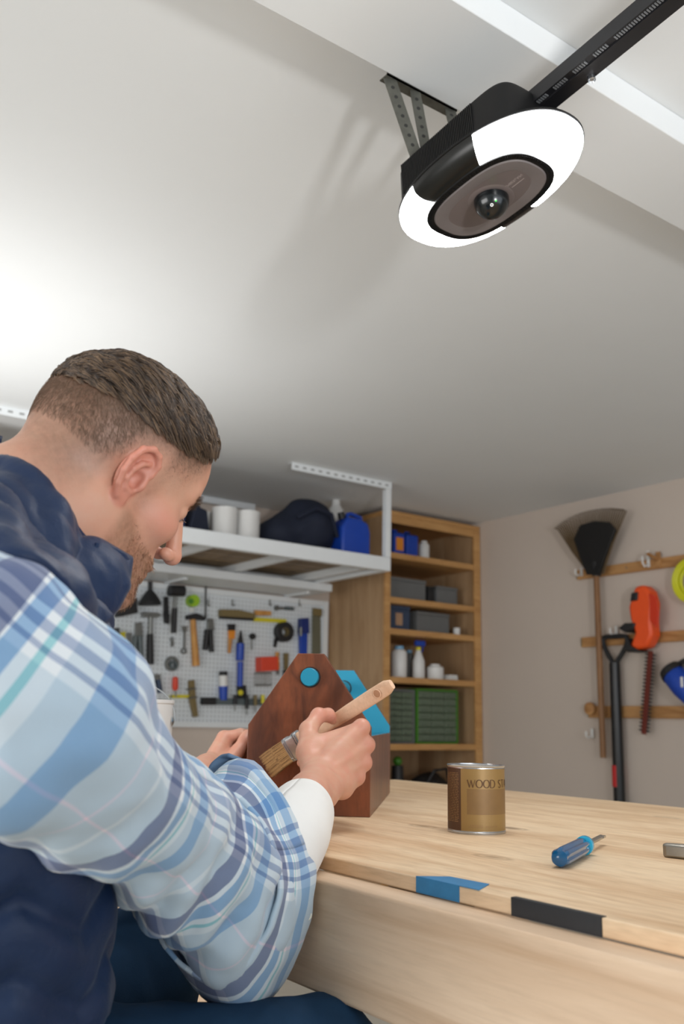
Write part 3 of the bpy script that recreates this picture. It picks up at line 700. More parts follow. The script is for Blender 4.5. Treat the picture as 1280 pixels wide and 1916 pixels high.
def head_base(q):
    a = q.copy(); a[:, 0] = np.abs(a[:, 0])
    d = ell(q, (0, -0.016, 0.046), (0.0755, 0.100, 0.086))
    d = smin(d, ell(q, (0, 0.034, 0.046), (0.064, 0.064, 0.066)), 0.03)
    d = smin(d, ell(q, (0, -0.045, 0.010), (0.063, 0.056, 0.055)), 0.03)
    d = smin(d, ell(q, (0, 0.030, -0.035), (0.058, 0.060, 0.075)), 0.03)
    d = smin(d, rc(a, (0.055, 0.006, -0.050), (0.050, 0.018, -0.076), 0.013, 0.013), 0.03)
    d = smin(d, rc(a, (0.050, 0.018, -0.076), (0.014, 0.080, -0.104), 0.013, 0.014), 0.02)
    d = smin(d, ell(q, (0, 0.083, -0.103), (0.022, 0.017, 0.018)), 0.015)
    d = smin(d, ell(a, (0.043, 0.058, -0.018), (0.020, 0.024, 0.018)), 0.022)
    d = smin(d, rc(a, (0.010, 0.091, 0.031), (0.045, 0.072, 0.031), 0.0085, 0.009), 0.014)
    d = smin(d, ell(q, (0, 0.079, -0.066), (0.027, 0.017, 0.024)), 0.02)
    # eye sockets
    d = smax(d, -ell(a, (0.032, 0.101, 0.011), (0.017, 0.018, 0.012)), 0.014)
    d = smin(d, ell(a, (0.032, 0.0755, 0.010), (0.0165, 0.0125, 0.0125)), 0.004)
    d = smax(d, -ell(a, (0.033, 0.0905, 0.0035), (0.0115, 0.0060, 0.0022)), 0.0015)
    # nose
    d = smin(d, rc(q, (0, 0.093, 0.020), (0, 0.119, -0.026), 0.0075, 0.0100), 0.010)
    d = smin(d, ell(q, (0, 0.119, -0.030), (0.0105, 0.0105, 0.0095)), 0.006)
    d = smin(d, ell(a, (0.0125, 0.106, -0.033), (0.0072, 0.0100, 0.0075)), 0.006)
    d = smax(d, -ell(a, (0.0068, 0.109, -0.0415), (0.0036, 0.0068, 0.0060)), 0.003)
    # lips
    d = smin(d, ell(q, (0, 0.0935, -0.0600), (0.023, 0.0080, 0.0050)), 0.005)
    d = smin(d, ell(q, (0, 0.0920, -0.0705), (0.020, 0.0080, 0.0056)), 0.005)
    d = smax(d, -ell(q, (0, 0.1020, -0.0652), (0.021, 0.0070, 0.0012)), 0.002)
    return d
def ear_sd(q):
    a = q.copy(); a[:, 0] = np.abs(a[:, 0]); e = ((a-E0.astype(np.float32))@EB.T.astype(np.float32))
    d = ell(e, (-0.005, 0.002, 0.004), (0.019, 0.030, 0.0060))
    hx = [(0.009, -0.001, 0.002), (0.0125, 0.011, 0.006), (0.0115, 0.023, 0.008), (0.004, 0.0315, 0.010), (-0.007, 0.0330, 0.012), (-0.0175, 0.026, 0.0135), (-0.0225, 0.012, 0.0145), (-0.0215, -0.004, 0.0135), (-0.0165, -0.018, 0.011), (-0.009, -0.028, 0.008)]
    d = smin(d, chain(e, hx, [0.0028, 0.0032, 0.0036, 0.0038, 0.0040, 0.0040, 0.0037, 0.0035, 0.0035, 0.004], 0.002), 0.004)
    d = smax(d, -ell(e, (-0.004, 0.007, 0.0125), (0.0135, 0.0215, 0.0085)), 0.003)
    d = smin(d, chain(e, [(0.002, 0.019, 0.007), (-0.006, 0.014, 0.0095), (-0.0115, 0.004, 0.0105), (-0.0115, -0.008, 0.0100), (-0.006, -0.0165, 0.0080), (0.002, -0.017, 0.0065)], [0.0026, 0.0033, 0.0033, 0.0032, 0.0034, 0.0034], 0.002), 0.0035)
    d = smax(d, -ell(e, (0.0005, -0.003, 0.0075), (0.0085, 0.0105, 0.0100)), 0.003)
    d = smin(d, ell(e, (0.0110, -0.004, 0.005), (0.0042, 0.0068, 0.0045)), 0.004)
    d = smin(d, ell(e, (-0.002, -0.0285, 0.004), (0.0092, 0.0100, 0.0046)), 0.006)
    d = smin(d, ell(e, (0.008, 0.0, -0.006), (0.008, 0.022, 0.006)), 0.006)
    return d
NK0, NK1 = np.array([0, -0.020, -0.055]), C7L*0.88+np.array([0, 0.045, 0.0])
def head_neck(q):
    d = head_base(q)
    nk = rc(q, NK0, NK1, 0.054, 0.060)
    nk = smin(nk, rc(q, (0, -0.055, -0.02), C7L, 0.045, 0.055), 0.03)
    a = q.copy(); a[:, 0] = np.abs(a[:, 0])
    nk = smin(nk, rc(a, (0.055, -0.022, -0.045), (0.020, 0.02, -0.20), 0.014, 0.012), 0.03)
    d = smin(d, nk, 0.028)
    return smin(d, ear_sd(q), 0.0045)
m_skin, nt, b_ = newmat('skin')
vc = N(nt, 'ShaderNodeVertexColor'); vc.layer_name = 'tint'
cs_ = coords(nt)
pore = noise(nt, cs_, 420, 3, 0.6); blot = noise(nt, cs_, 38, 4, 0.6)
colr = mixrgb(nt, ramp(nt, blot, [(0.3, 0.0), (0.75, 0.55)]), vc.outputs[0], mixrgb(nt, 1.0, vc.outputs[0], (1.02, 0.80, 0.76), 'MULTIPLY'))
nt.links.new(colr, b_.inputs['Base Color']); b_.inputs['Roughness'].default_value = 0.46; b_.inputs['Specular IOR Level'].default_value = 0.45
b_.inputs['Subsurface Weight'].default_value = 0.12; b_.inputs['Subsurface Radius'].default_value = (1.0, 0.35, 0.2); b_.inputs['Subsurface Scale'].default_value = 0.006
bumpn(nt, b_, pore, 0.22, 0.0006)
SKIN = np.array(lin((202, 156, 132))); SKINR = np.array(lin((202, 134, 116))); STUB = np.array(lin((150, 112, 90))); SCALP = np.array(lin((128, 100, 82)))
def mixc(c, t, w): return c*(1-w[:, None])+np.asarray(t)*w[:, None]
def hairline(y):   # lower edge of the clipped sides, as height over the ear axis
    return np.interp(y, [-0.12, -0.095, -0.07, -0.045, -0.025, 0.012, 0.022, 0.05, 0.066, 0.085], [-0.050, -0.066, -0.068, -0.046, 0.006, 0.026, 0.004, 0.018, 0.040, 0.075])
def toplevel(y):   # lower edge of the long hair on top
    return np.interp(y, [-0.13, -0.11, -0.07, 0.0, 0.05, 0.085, 0.11], [0.048, 0.052, 0.057, 0.060, 0.069, 0.096, 0.110])
def head_colors(q):
    n = len(q); c = np.tile(SKIN, (n, 1)); x, y, z = np.abs(q[:, 0]), q[:, 1], q[:, 2]
    nz = vnoise(q, 90, 3)*0.5+vnoise(q, 260, 5)*0.5
    earm = sstep(0.004, 0.0, ear_sd(q.astype(np.float32)))
    c = mixc(c, SKINR, 0.75*earm)
    c = mixc(c, SKINR, 0.45*np.exp(-(((y-0.122)/0.02)**2+((z+0.03)/0.016)**2+(x/0.02)**2)))
    c = mixc(c, SKINR, 0.55*np.exp(-(((y-0.06)/0.03)**2+((z+0.018)/0.02)**2)))
    c = mixc(c, np.array(lin((196, 112, 104))), np.exp(-(((z+0.0655)/0.008)**2))*sstep(0.088, 0.097, y)*(x < 0.024))
    fade = sstep(-0.020, 0.062, z-hairline(y)+0.003*nz)*(1-earm)*sstep(0.10, 0.085, y-0.02*(z > 0.06))
    c = mixc(c, SCALP, fade*np.clip(0.78+0.12*nz, 0, 1))
    c = mixc(c, np.array(lin((92, 70, 54))), fade*sstep(-0.045, 0.004, z-toplevel(y)+0.006*nz)*0.8)
    # stubble: jaw, chin, upper lip
    jl = np.interp(y, [0.0, 0.02, 0.05, 0.08, 0.10], [-0.025, -0.028, -0.048, -0.050, -0.046])
    bd = sstep(0.006, -0.012, z-jl+0.004*nz)*sstep(-0.004, 0.014, y-0.2*(z+0.06)*(z < -0.06))*sstep(-0.150, -0.118, z+0.25*(0.09-y))
    side = np.exp(-(((y-0.020)/0.011)**2))*sstep(-0.05, -0.02, z)*sstep(0.03, 0.0, z)*(1-earm)
    c = mixc(c, STUB, np.clip(np.maximum(bd*0.78, side*0.5)*(0.9+0.35*nz), 0, 1))
    brow = np.exp(-(((z-0.031-0.08*(x-0.028)*(x < 0.04))/0.0045)**2))*(y > 0.06)*sstep(0.008, 0.014, x)*sstep(0.058, 0.046, x)
    c = mixc(c, np.array(lin((92, 66, 48))), 0.8*brow)
    return c
hd = lambda p: head_neck(w2h(p))*HS
hcent = h2w((0, -0.01, -0.02)); rad = 0.27
HV, HQ = mesh_sdf(hd, hcent-rad, hcent+rad, 0.00155)
HCOL = head_colors(w2h(HV))
# ------------------------------------------------------------------ forearms and hands
DMAP = ([1.0, 1.12, 1.30, 1.5], [1.0, 1.13, 1.345, 1.55])
def P_(*t): return at(t[0], t[1], np.interp(t[2], *DMAP))
def sk(pts): return [P_(*p) for p in pts], [p[3] for p in pts]
def right_hand(p):
    d = chain(p, *sk([(448, 1668, 0.985, 0.036), (528, 1572, 1.115, 0.036), (578, 1490, 1.255, 0.0265), (598, 1466, 1.30, 0.0235)]), 0.02)
    d = smin(d, rc(p, P_(574, 1478, 1.27), P_(590, 1450, 1.315), 0.018, 0.018), 0.02)
    d = smin(d, rc(p, P_(612, 1490, 1.28), P_(630, 1466, 1.33), 0.015, 0.016), 0.02)
    # metacarpals and back of the hand
    K = [(676, 1361, 1.392, 0.0128), (685, 1394, 1.390, 0.0130), (680, 1428, 1.380, 0.0120), (667, 1455, 1.366, 0.0108)]
    Bs = [(592, 1443, 1.325, 0.0150), (605, 1452, 1.322, 0.0155), (616, 1462, 1.322, 0.0150), (624, 1472, 1.322, 0.0140)]
    for b, k in zip(Bs, K): d = smin(d, rc(p, P_(*b[:3]), P_(*k[:3]), b[3], k[3]), 0.013)
    d = smin(d, ell(p, P_(622, 1420, 1.375), (0.030, 0.030, 0.026)), 0.02)
    d = smin(d, rc(p, P_(640, 1475, 1.34), P_(650, 1455, 1.385), 0.016, 0.014), 0.015)
    # thumb: thenar, web, two joints
    d = smin(d, chain(p, *sk([(588, 1450, 1.325, 0.0185), (577, 1408, 1.365, 0.0175), (577, 1366, 1.405, 0.0132), (596, 1339, 1.432, 0.0112), (614, 1338, 1.448, 0.0098), (622, 1346, 1.458, 0.0080)]), 0.008), 0.010)
    d = smin(d, rc(p, P_(596, 1395, 1.375), P_(655, 1372, 1.400), 0.0155, 0.0125), 0.014)
    # knuckle bumps
    for k in K: d = smin(d, ell(p, P_(k[0]+3, k[1]-1, k[2]-0.004), (0.0098, 0.0098, 0.0098)), 0.008)
    # fingers closing around the handle behind the palm
    F = [[(676, 1361, 1.392, 0.0115), (668, 1376, 1.442, 0.0102), (640, 1388, 1.490, 0.0092), (596, 1397, 1.497, 0.0084), (572, 1402, 1.470, 0.0075)],
         [(685, 1394, 1.390, 0.0118), (680, 1408, 1.442, 0.0104), (650, 1416, 1.492, 0.0094), (592, 1416, 1.492, 0.0086), (562, 1411, 1.462, 0.0074)],
         [(680, 1428, 1.380, 0.0110), (672, 1436, 1.430, 0.0098), (645, 1440, 1.474, 0.0090), (594, 1436, 1.472, 0.0082), (564, 1427, 1.446, 0.0072)],
         [(667, 1455, 1.366, 0.0100), (660, 1460, 1.410, 0.0090), (636, 1462, 1.446, 0.0080), (600, 1456, 1.446, 0.0074), (576, 1447, 1.425, 0.0066)]]
    for f in F: d = smin(d, chain(p, *sk(f), 0.004), 0.005)
    # extensor tendons
    for b, k in zip(Bs[1:3], K[1:3]): d = smin(d, rc(p, P_(b[0]+6, b[1]-5, b[2]-0.012), P_(k[0], k[1], k[2]-0.011), 0.0022, 0.003), 0.006)
    return d
DR, DL = DMAP, ([1.28, 1.40, 1.5, 1.7], [1.30, 1.46, 1.59, 1.80])
def left_hand(p):
    d = chain(p, *sk([(330, 1560, 1.28, 0.040), (352, 1500, 1.40, 0.033), (376, 1452, 1.50, 0.0255), (386, 1436, 1.525, 0.0235)]), 0.02)
    K = [(419, 1381, 1.600, 0.0135), (432, 1386, 1.622, 0.0130), (445, 1398, 1.640, 0.0120), (455, 1415, 1.650, 0.0108)]
    for i, k in enumerate(K): d = smin(d, rc(p, P_(392+4*i, 1432+4*i, 1.535+0.012*i), P_(*k[:3]), 0.0155, k[3]), 0.013)
    d = smin(d, chain(p, *sk([(398, 1443, 1.530, 0.018), (425, 1428, 1.552, 0.0150), (444, 1406, 1.575, 0.0120), (457, 1385, 1.590, 0.0100), (463, 1374, 1.598, 0.0085)]), 0.006), 0.008)
    F = [[(419, 1381, 1.600, 0.0120), (450, 1374, 1.612, 0.0105), (486, 1376, 1.640, 0.0092), (505, 1386, 1.66, 0.008)],
         [(432, 1386, 1.622, 0.0120), (466, 1376, 1.645, 0.0105), (500, 1380, 1.670, 0.0090), (515, 1392, 1.685, 0.0078)],
         [(445, 1398, 1.640, 0.0110), (462, 1388, 1.665, 0.0100), (482, 1384, 1.690, 0.0088), (500, 1390, 1.705, 0.0076)],
         [(455, 1415, 1.650, 0.0100), (464, 1402, 1.672, 0.0090), (476, 1394, 1.694, 0.0078), (488, 1396, 1.705, 0.0068)]]
    for f in F: d = smin(d, chain(p, *sk(f), 0.004), 0.005)
    return d
def hand_colors(V, ref):
    c = np.tile(SKIN, (len(V), 1)); nz = vnoise(V, 45, 11)
    c = mixc(c, SKINR, np.clip(0.12+0.2*nz, 0, 0.4))
    for px in ref: c = mixc(c, SKINR, 0.55*np.exp(-((V-P_(*px[:3]))**2).sum(1)/0.014**2))
    return c
def bounds(pts, m): a = np.array([P_(*p[:3]) for p in pts]); return a.min(0)-m, a.max(0)+m
lo, hi = bounds([(448, 1668, 0.985), (690, 1340, 1.50), (560, 1330, 1.50), (690, 1480, 1.50), (560, 1480, 1.50)], 0.06)
RV, RQ = mesh_sdf(right_hand, lo, hi, 0.0015)
RCOL = hand_colors(RV, [(678, 1360, 1.385), (690, 1394, 1.382), (684, 1428, 1.372), (672, 1455, 1.358), (597, 1338, 1.425), (616, 1340, 1.44), (562, 1411, 1.462), (564, 1427, 1.446)])
DMAP = DL
lo, hi = bounds([(330, 1560, 1.28), (515, 1370, 1.70), (400, 1370, 1.6), (480, 1430, 1.66)], 0.05)
LV, LQ = mesh_sdf(left_hand, lo, hi, 0.0020)
LCOL = hand_colors(LV, [(419, 1381, 1.60), (464, 1376, 1.58), (446, 1405, 1.57)])
DMAP = DR
# ------------------------------------------------------------------ the man: body
TFv = rth*math.cos(math.radians(40))+fwh*math.sin(math.radians(40)); TRv = np.cross(TFv, Z3)
TB = np.stack([TFv, TRv, Z3])
CHc = at(-75, 1370, 0.885); HPc = np.array([*(at(-88, 1900, 0.895)[:2]), 0.74])
SHr = at(5, 1240, 0.69); ELr = at(440, 1655, 0.970)
SHl = SHr-TRv*2*((SHr-CHc)@TRv); ELl = at(320, 1585, 1.26)
KNr, KNl = at(600, 2006, 0.99), at(272, 1806, 1.20)
FTr, FTl = np.array([*(KNr[:2]-TFv[:2]*0.06), 0.36]), np.array([*(KNl[:2]-TFv[:2]*0.05), 0.36])
Hr, Hl = HPc+TRv*0.095, HPc-TRv*0.095
def torso_core(p):
    q = (p-CHc.astype(np.float32))@TB.T.astype(np.float32)
    d = ell(q, (0, 0, 0.02), (0.10, 0.155, 0.22)); d = smin(d, rc(p, CHc, HPc, 0.10, 0.12), 0.08)
    d = smin(d, rc(p, h2w(NK1*0.6), CHc+Z3*0.12, 0.050, 0.09), 0.05)
    for S, E in ((SHr, ELr), (SHl, ELl)):
        d = smin(d, rc(p, CHc+Z3*0.10, S, 0.08, 0.055), 0.05); M = at(180, 1460, 0.762) if S is SHr else (S+E)/2; d = smin(d, rc(p, S, M, 0.048, 0.043), 0.02); d = smin(d, rc(p, M, E, 0.043, 0.036), 0.02)
    for H, K, T in ((Hr, KNr, FTr), (Hl, KNl, FTl)):
        d = smin(d, rc(p, H, K, 0.075, 0.052), 0.05); d = smin(d, rc(p, K, T, 0.05, 0.036), 0.02)
    return d
allp = np.array([CHc, HPc, SHr, SHl, ELr, ELl, KNr, KNl, FTr, FTl, h2w(NK1*0.6)])
BV, BQ = mesh_sdf(torso_core, allp.min(0)-0.25, allp.max(0)+0.25, 0.009)
porg = np.array([HPc[0], HPc[1], 0.0])
person = thing('person', porg, 'seated man in plaid shirt and navy quilted vest bent over the workbench with a brush', 'person')
body = np_mesh('body', BV, BQ, m_skin, person, porg, np.tile(SKIN, (len(BV), 1)))
pieces = [np_mesh('piece', V, Q, m_skin, None, porg, C) for V, Q, C in ((HV, HQ, HCOL), (RV, RQ, RCOL), (LV, LQ, LCOL))]
for pc_ in pieces: pc_.location = tuple(porg)
bpy.context.view_layer.update()
for pc_ in pieces:
    md = body.modifiers.new('union', 'BOOLEAN'); md.operation = 'UNION'; md.object = pc_
    md.solver = 'MANIFOLD'
nm = bpy.data.meshes.new_from_object(body.evaluated_get(bpy.context.evaluated_depsgraph_get()))
ok = len(nm.vertices) > 0.86*(len(BV)+len(HV)+len(RV)+len(LV)) and 'tint' in nm.color_attributes
body.modifiers.clear()
if not ok:
    Vs = np.concatenate([BV, HV, RV, LV]); o_ = np.cumsum([0, len(BV), len(HV), len(RV)])
    Qs = np.concatenate([q+o for q, o in zip((BQ, HQ, RQ, LQ), o_)]); bpy.data.objects.remove(body)
    body = np_mesh('body', Vs, Qs, m_skin, person, porg, np.concatenate([np.tile(SKIN, (len(BV), 1)), HCOL, RCOL, LCOL]))
else:
    nm.name = 'body'; body.data = nm; nm.polygons.foreach_set('use_smooth', np.ones(len(nm.polygons), bool))
for pc_ in pieces: bpy.data.objects.remove(pc_)
body['label'] = 'skin of head, neck, forearms and hands'
# eyes
m_eye = mat('eye_white', (226, 220, 214), 0.15, var=0.02); m_iris = mat('iris', (70, 88, 100), 0.1)
for sx in (-1, 1):
    c = h2w((sx*0.032, 0.0768, 0.0085)); dv = nrm(HFv-HUp*0.35)
    mb = MB(); mb.ball(c, 0.0108, None, 20, 14); mb.lathe(c+dv*0.0093, dv, [(0, 0.0058), (0.0012, 0.004), (0.0016, 0.0005)], 16, mi=1)
    build(mb, 'eye', [m_eye, m_iris], person, 60)
# ------------------------------------------------------------------ hair, brows and beard as strands
m_hair, nt, b_ = newmat('hair'); hi = nt.nodes.new('ShaderNodeHairInfo')
nt.links.new(ramp(nt, hi.outputs['Random'], [(0.0, lin((40, 30, 23))), (0.55, lin((78, 61, 47))), (1.0, lin((132, 106, 80)))]), b_.inputs['Base Color'])
b_.inputs['Roughness'].default_value = 0.42; b_.inputs['Specular IOR Level'].default_value = 0.55
m_sid = mat('clipped_hair', (112, 88, 70), 0.5, var=0.25, vs=200)
m_cap = mat('hair_roots', (46, 35, 27), 0.6, var=0.3, vs=60)
def strands(name, paths, r0, r1, material, parent):
    n, k, _ = paths.shape; cu = bpy.data.hair_curves.new(name); cu.add_curves([k]*n)
    cu.attributes['position'].data.foreach_set('vector', (paths-porg).astype(np.float32).ravel())
    ra = cu.attributes.get('radius') or cu.attributes.new('radius', 'FLOAT', 'POINT')
    rr = np.broadcast_to(np.linspace(1, 0, k), (n, k)); r0 = np.broadcast_to(np.asarray(r0).reshape(-1, 1) if hasattr(r0, '__len__') else r0, (n, k))
    ra.data.foreach_set('value', (r0*rr+r1*(1-rr)).astype(np.float32).ravel()); cu.materials.append(material)
    o = bpy.data.objects.new(name, cu); COL.objects.link(o); o.parent = parent; return o
hb32 = lambda q: head_base(q.astype(np.float32))
def grad(q, e=0.0012):
    g = np.stack([hb32(q+np.eye(3)[i]*e)-hb32(q-np.eye(3)[i]*e) for i in range(3)], -1); return g/(np.linalg.norm(g, axis=1, keepdims=True)+1e-9)
def on_skull(q, h=0.0, it=3):
    for _ in range(it): q = q-grad(q)*(hb32(q)-h)[:, None]
    return q
def sample(n, lo, hi, test):
    out = []; tot = 0
    while tot < n:
        d = RNG.normal(size=(n*2, 3)); d /= np.linalg.norm(d, axis=1, keepdims=True)
        q = np.array([0, -0.005, 0.03])+d*np.array([0.08, 0.11, 0.10]); q = on_skull(q, 0.0, 3); q = q[test(q)]; out.append(q); tot += len(q)
    return np.concatenate(out)[:n]
# cap that gives the long top its body
def thick(q):
    y = q[:, 1]; edge = sstep(0.0, 0.022, q[:, 2]-toplevel(y)); t = np.interp(y, [-0.11, -0.05, 0.02, 0.07, 0.10, 0.12], [0.004, 0.007, 0.0100, 0.0085, 0.0045, 0.002])
    return t*edge
def cap_sd(q):
    base = head_base(q); s = q[:, 0]*60+q[:, 1]*25
    gro = 0.0012*np.sin(q[:, 0]*420+6*np.sin(q[:, 1]*38))+0.0008*np.sin(q[:, 0]*950+9*np.sin(q[:, 1]*55+1))
    d = base-(thick(q)*1.0+gro)
    return smax(d, (toplevel(q[:, 1])+0.002-q[:, 2]).astype(np.float32)*0.8, 0.006)
cV, cQ = mesh_sdf(lambda p: cap_sd(w2h(p)), hcent-0.2+Z3*0.05, hcent+0.2+Z3*0.05, 0.0026)
hair = np_mesh('hair', cV, cQ, m_cap, person, porg); hair['label'] = 'brown hair combed forward on top, clipped short at the sides'
n = 16000
R0_ = sample(n, None, None, lambda q: (q[:, 2] > toplevel(q[:, 1])+0.001) & (q[:, 1] < 0.072))
G0 = sample(420, None, None, lambda q: (q[:, 2] > toplevel(q[:, 1])-0.002) & (q[:, 1] < 0.088))
def grow(R, L, hmax, K=9, jit=None):
    q = R.copy(); path = [q.copy()]; x0 = R[:, 0]
    for k in range(1, K):
        t = k/(K-1); side = np.sign(x0+1e-6)*np.clip(np.abs(x0)/0.06, 0, 1)
        d = np.stack([0.16*side+0.30*sstep(-0.02, 0.06, x0)+0.10, np.ones(len(q)), -0.05-0.35*sstep(0.01, 0.07, np.abs(q[:, 0]))-0.25*sstep(0.07, 0.115, q[:, 1])], -1)
        if jit is not None: d = d+jit
        g = grad(q); fr = sstep(0.112, 0.080, q[:, 1]); d = d-g*(d*g).sum(1, keepdims=True)*(0.92*fr)[:, None]; d[:, 2] -= 0.12*(1-fr); d /= np.linalg.norm(d, axis=1, keepdims=True)
        q = q+d*(L/(K-1))[:, None]
        ht = hmax*np.minimum(1, 2.2*t)*(1-0.25*t)
        fr = sstep(0.112, 0.080, q[:, 1])                       # beyond the hairline the locks fall free
        q = q-grad(q)*((hb32(q)-ht)*fr*0.85)[:, None]; path.append(q.copy())
    return np.stack(path, 1)
def hlen(q): return np.interp(q[:, 1], [-0.11, -0.05, 0.0, 0.05, 0.1], [0.022, 0.034, 0.040, 0.020, 0.011])*np.interp(q[:, 2]-toplevel(q[:, 1]), [0, 0.02], [0.55, 1.0])
def hmx(q): return np.maximum(0.003, thick(q)+0.003)
gp = grow(G0, hlen(G0)*1.05, hmx(G0)+RNG.uniform(-0.002, 0.0045, len(G0)), jit=RNG.normal(0, 0.10, (len(G0), 3)))
hp_ = grow(R0_, hlen(R0_)*RNG.uniform(0.75, 1.1, n), hmx(R0_)*RNG.uniform(0.75, 1.25, n)+0.001, jit=RNG.normal(0, 0.07, (n, 3)))
idx = np.concatenate([((R0_[i:i+1500, None]-G0[None])**2).sum(2).argmin(1) for i in range(0, n, 1500)])
wt = (np.linspace(0, 1, 9)**0.9*0.72)[None, :, None]
hp_ = hp_*(1-wt)+(gp[idx]+(R0_-G0[idx])[:, None]*0.35)*wt
cs2 = strands('hair_strands', h2w(hp_.reshape(-1, 3)).reshape(hp_.shape), 0.00034, 0.00012, m_hair, hair); cs2['kind'] = 'stuff'
# clipped sides
def sides(q):
    a = q[:, 2]-hairline(q[:, 1]); ok = (q[:, 2] < toplevel(q[:, 1])+0.004) & (a > 0.004) & (q[:, 1] < 0.088) & (ear_sd(q.astype(np.float32)) > 0.002)
    return ok & (RNG.random(len(q)) < np.clip(a/0.06, 0.05, 1))
n2 = 11000; S0 = sample(n2, None, None, sides); g = grad(S0); a_ = np.clip((S0[:, 2]-hairline(S0[:, 1]))/0.075, 0, 1)
dn = np.stack([0*a_, 0.55*np.ones(n2), -0.75*np.ones(n2)], -1)+RNG.normal(0, 0.28, (n2, 3)); dn -= g*(dn*g).sum(1, keepdims=True); dn /= np.linalg.norm(dn, axis=1, keepdims=True)
L = (0.0014+0.0075*a_**1.5)*RNG.uniform(0.7, 1.2, n2)
sp = np.stack([S0+(g*0.35*min(t, 0.6)+dn*t)*L[:, None] for t in (0, 0.35, 0.7, 1.0)], 1)
c3 = strands('side_hair', h2w(sp.reshape(-1, 3)).reshape(sp.shape), 0.00006+0.00008*a_, 0.00003, m_sid, hair); c3['kind'] = 'stuff'; c3['label'] = 'short clipped hair at the sides'
m_brd, nt, b_ = newmat('beard_hair'); hi = nt.nodes.new('ShaderNodeHairInfo')
nt.links.new(ramp(nt, hi.outputs['Random'], [(0.0, lin((96, 62, 42))), (0.6, lin((140, 96, 66))), (1.0, lin((196, 158, 120)))]), b_.inputs['Base Color']); b_.inputs['Roughness'].default_value = 0.4
def beard(q):
    jl = np.interp(q[:, 1], [0.0, 0.02, 0.05, 0.08, 0.10], [-0.025, -0.028, -0.048, -0.050, -0.046])
    return (q[:, 2] < jl) & (q[:, 1] > 0.004) & (q[:, 2] > -0.135-0.1*(0.09-q[:, 1])) & ~((np.abs(q[:, 2]+0.0655) < 0.008) & (q[:, 1] > 0.088) & (np.abs(q[:, 0]) < 0.022))
def bsample(n):
    out = []; tot = 0
    while tot < n:
        d = RNG.normal(size=(n*3, 3)); d /= np.linalg.norm(d, axis=1, keepdims=True)
        q = on_skull(np.array([0, 0.045, -0.075])+d*np.array([0.055, 0.06, 0.05]), 0.0, 4); q = q[beard(q) & (np.abs(hb32(q)) < 0.001)]; out.append(q); tot += len(q)
    return np.concatenate(out)[:n]
n3 = 5200; S0 = bsample(n3); g = grad(S0); dn = np.array([0, 0.25, -0.8])+RNG.normal(0, 0.25, (n3, 3)); dn -= g*(dn*g).sum(1, keepdims=True); dn /= np.linalg.norm(dn, axis=1, keepdims=True)
L = (0.0022+0.003*sstep(0.055, 0.085, S0[:, 1]))*RNG.uniform(0.6, 1.3, n3)
sp = np.stack([S0+(g*0.55*t+dn*t)*L[:, None] for t in (0, 0.5, 1.0)], 1)
c4 = strands('beard', h2w(sp.reshape(-1, 3)).reshape(sp.shape), 0.00012, 0.00005, m_brd, person); c4['kind'] = 'stuff'; c4['label'] = 'short reddish-brown beard stubble'
n4 = 260; bx_ = RNG.uniform(0.012, 0.052, n4); bz = 0.0305+0.08*np.minimum(bx_-0.028, 0.012)+RNG.normal(0, 0.0022, n4)
S0 = on_skull(np.stack([np.where(RNG.random(n4) < 0.5, -1, 1)*bx_, 0.092-0.35*np.maximum(bx_-0.02, 0)**1.0, bz], -1), 0.0, 5); g = grad(S0)
dn = np.stack([np.sign(S0[:, 0])*0.9, -0.1*np.ones(n4), 0.25*np.ones(n4)], -1)+RNG.normal(0, 0.2, (n4, 3))
sp = np.stack([S0+(g*0.45*t+dn*t)*0.0062 for t in (0, 0.5, 1.0)], 1)
c5 = strands('eyebrows', h2w(sp.reshape(-1, 3)).reshape(sp.shape), 0.00016, 0.00006, m_hair, person); c5['kind'] = 'stuff'

lx = RNG.uniform(0.022, 0.045, 90); S0 = np.stack([np.where(RNG.random(90) < 0.5, -1, 1)*lx, 0.0885-0.25*np.maximum(lx-0.032, 0), 0.0055-20*(lx-0.033)**2], -1)
sp = np.stack([S0+np.array([0, 0.0035*t, -0.003*t+0.002*t*t])+np.sign(S0[:, :1])*np.array([[0.002, 0, 0]])*t for t in (0, 0.4, 0.7, 1.0)], 1)
c6 = strands('eyelashes', h2w(sp.reshape(-1, 3)).reshape(sp.shape), 0.00012, 0.00004, m_sid, person); c6['kind'] = 'stuff'
# ------------------------------------------------------------------ clothes
m_pl, nt, b_ = newmat('plaid_cotton')
uvn = nt.nodes.new('ShaderNodeUVMap'); sx_ = nt.nodes.new('ShaderNodeSeparateXYZ'); nt.links.new(uvn.outputs[0], sx_.inputs[0])
fu = math_(nt, 'FRACT', sx_.outputs[0]); fv = math_(nt, 'FRACT', sx_.outputs[1])
WHT = (0.84, 0.87, 0.89); BASE = (0.60, 0.70, 0.775)
def stripes(src, st): return ramp(nt, src, st, 'CONSTANT')
NAV, BLU, TEA, GRY, PNK = (0.07, 0.11, 0.27), (0.17, 0.38, 0.64), (0.22, 0.60, 0.64), (0.30, 0.37, 0.54), (0.88, 0.74, 0.82)
cu = stripes(fu, [(0.0, BASE), (0.10, NAV), (0.205, WHT), (0.235, BLU), (0.315, WHT), (0.345, TEA), (0.365, WHT), (0.40, BASE), (0.47, BLU), (0.575, BASE), (0.74, PNK), (0.752, BASE), (0.90, WHT), (0.93, BASE)])
cv_ = stripes(fv, [(0.0, GRY), (0.025, WHT), (0.055, GRY), (0.125, WHT), (0.155, GRY), (0.185, WHT), (0.215, GRY), (0.235, WHT), (0.27, BASE), (0.50, PNK), (0.508, BASE), (0.70, WHT), (0.73, GRY), (0.80, WHT), (0.83, BASE), (0.88, BLU), (0.94, WHT)])
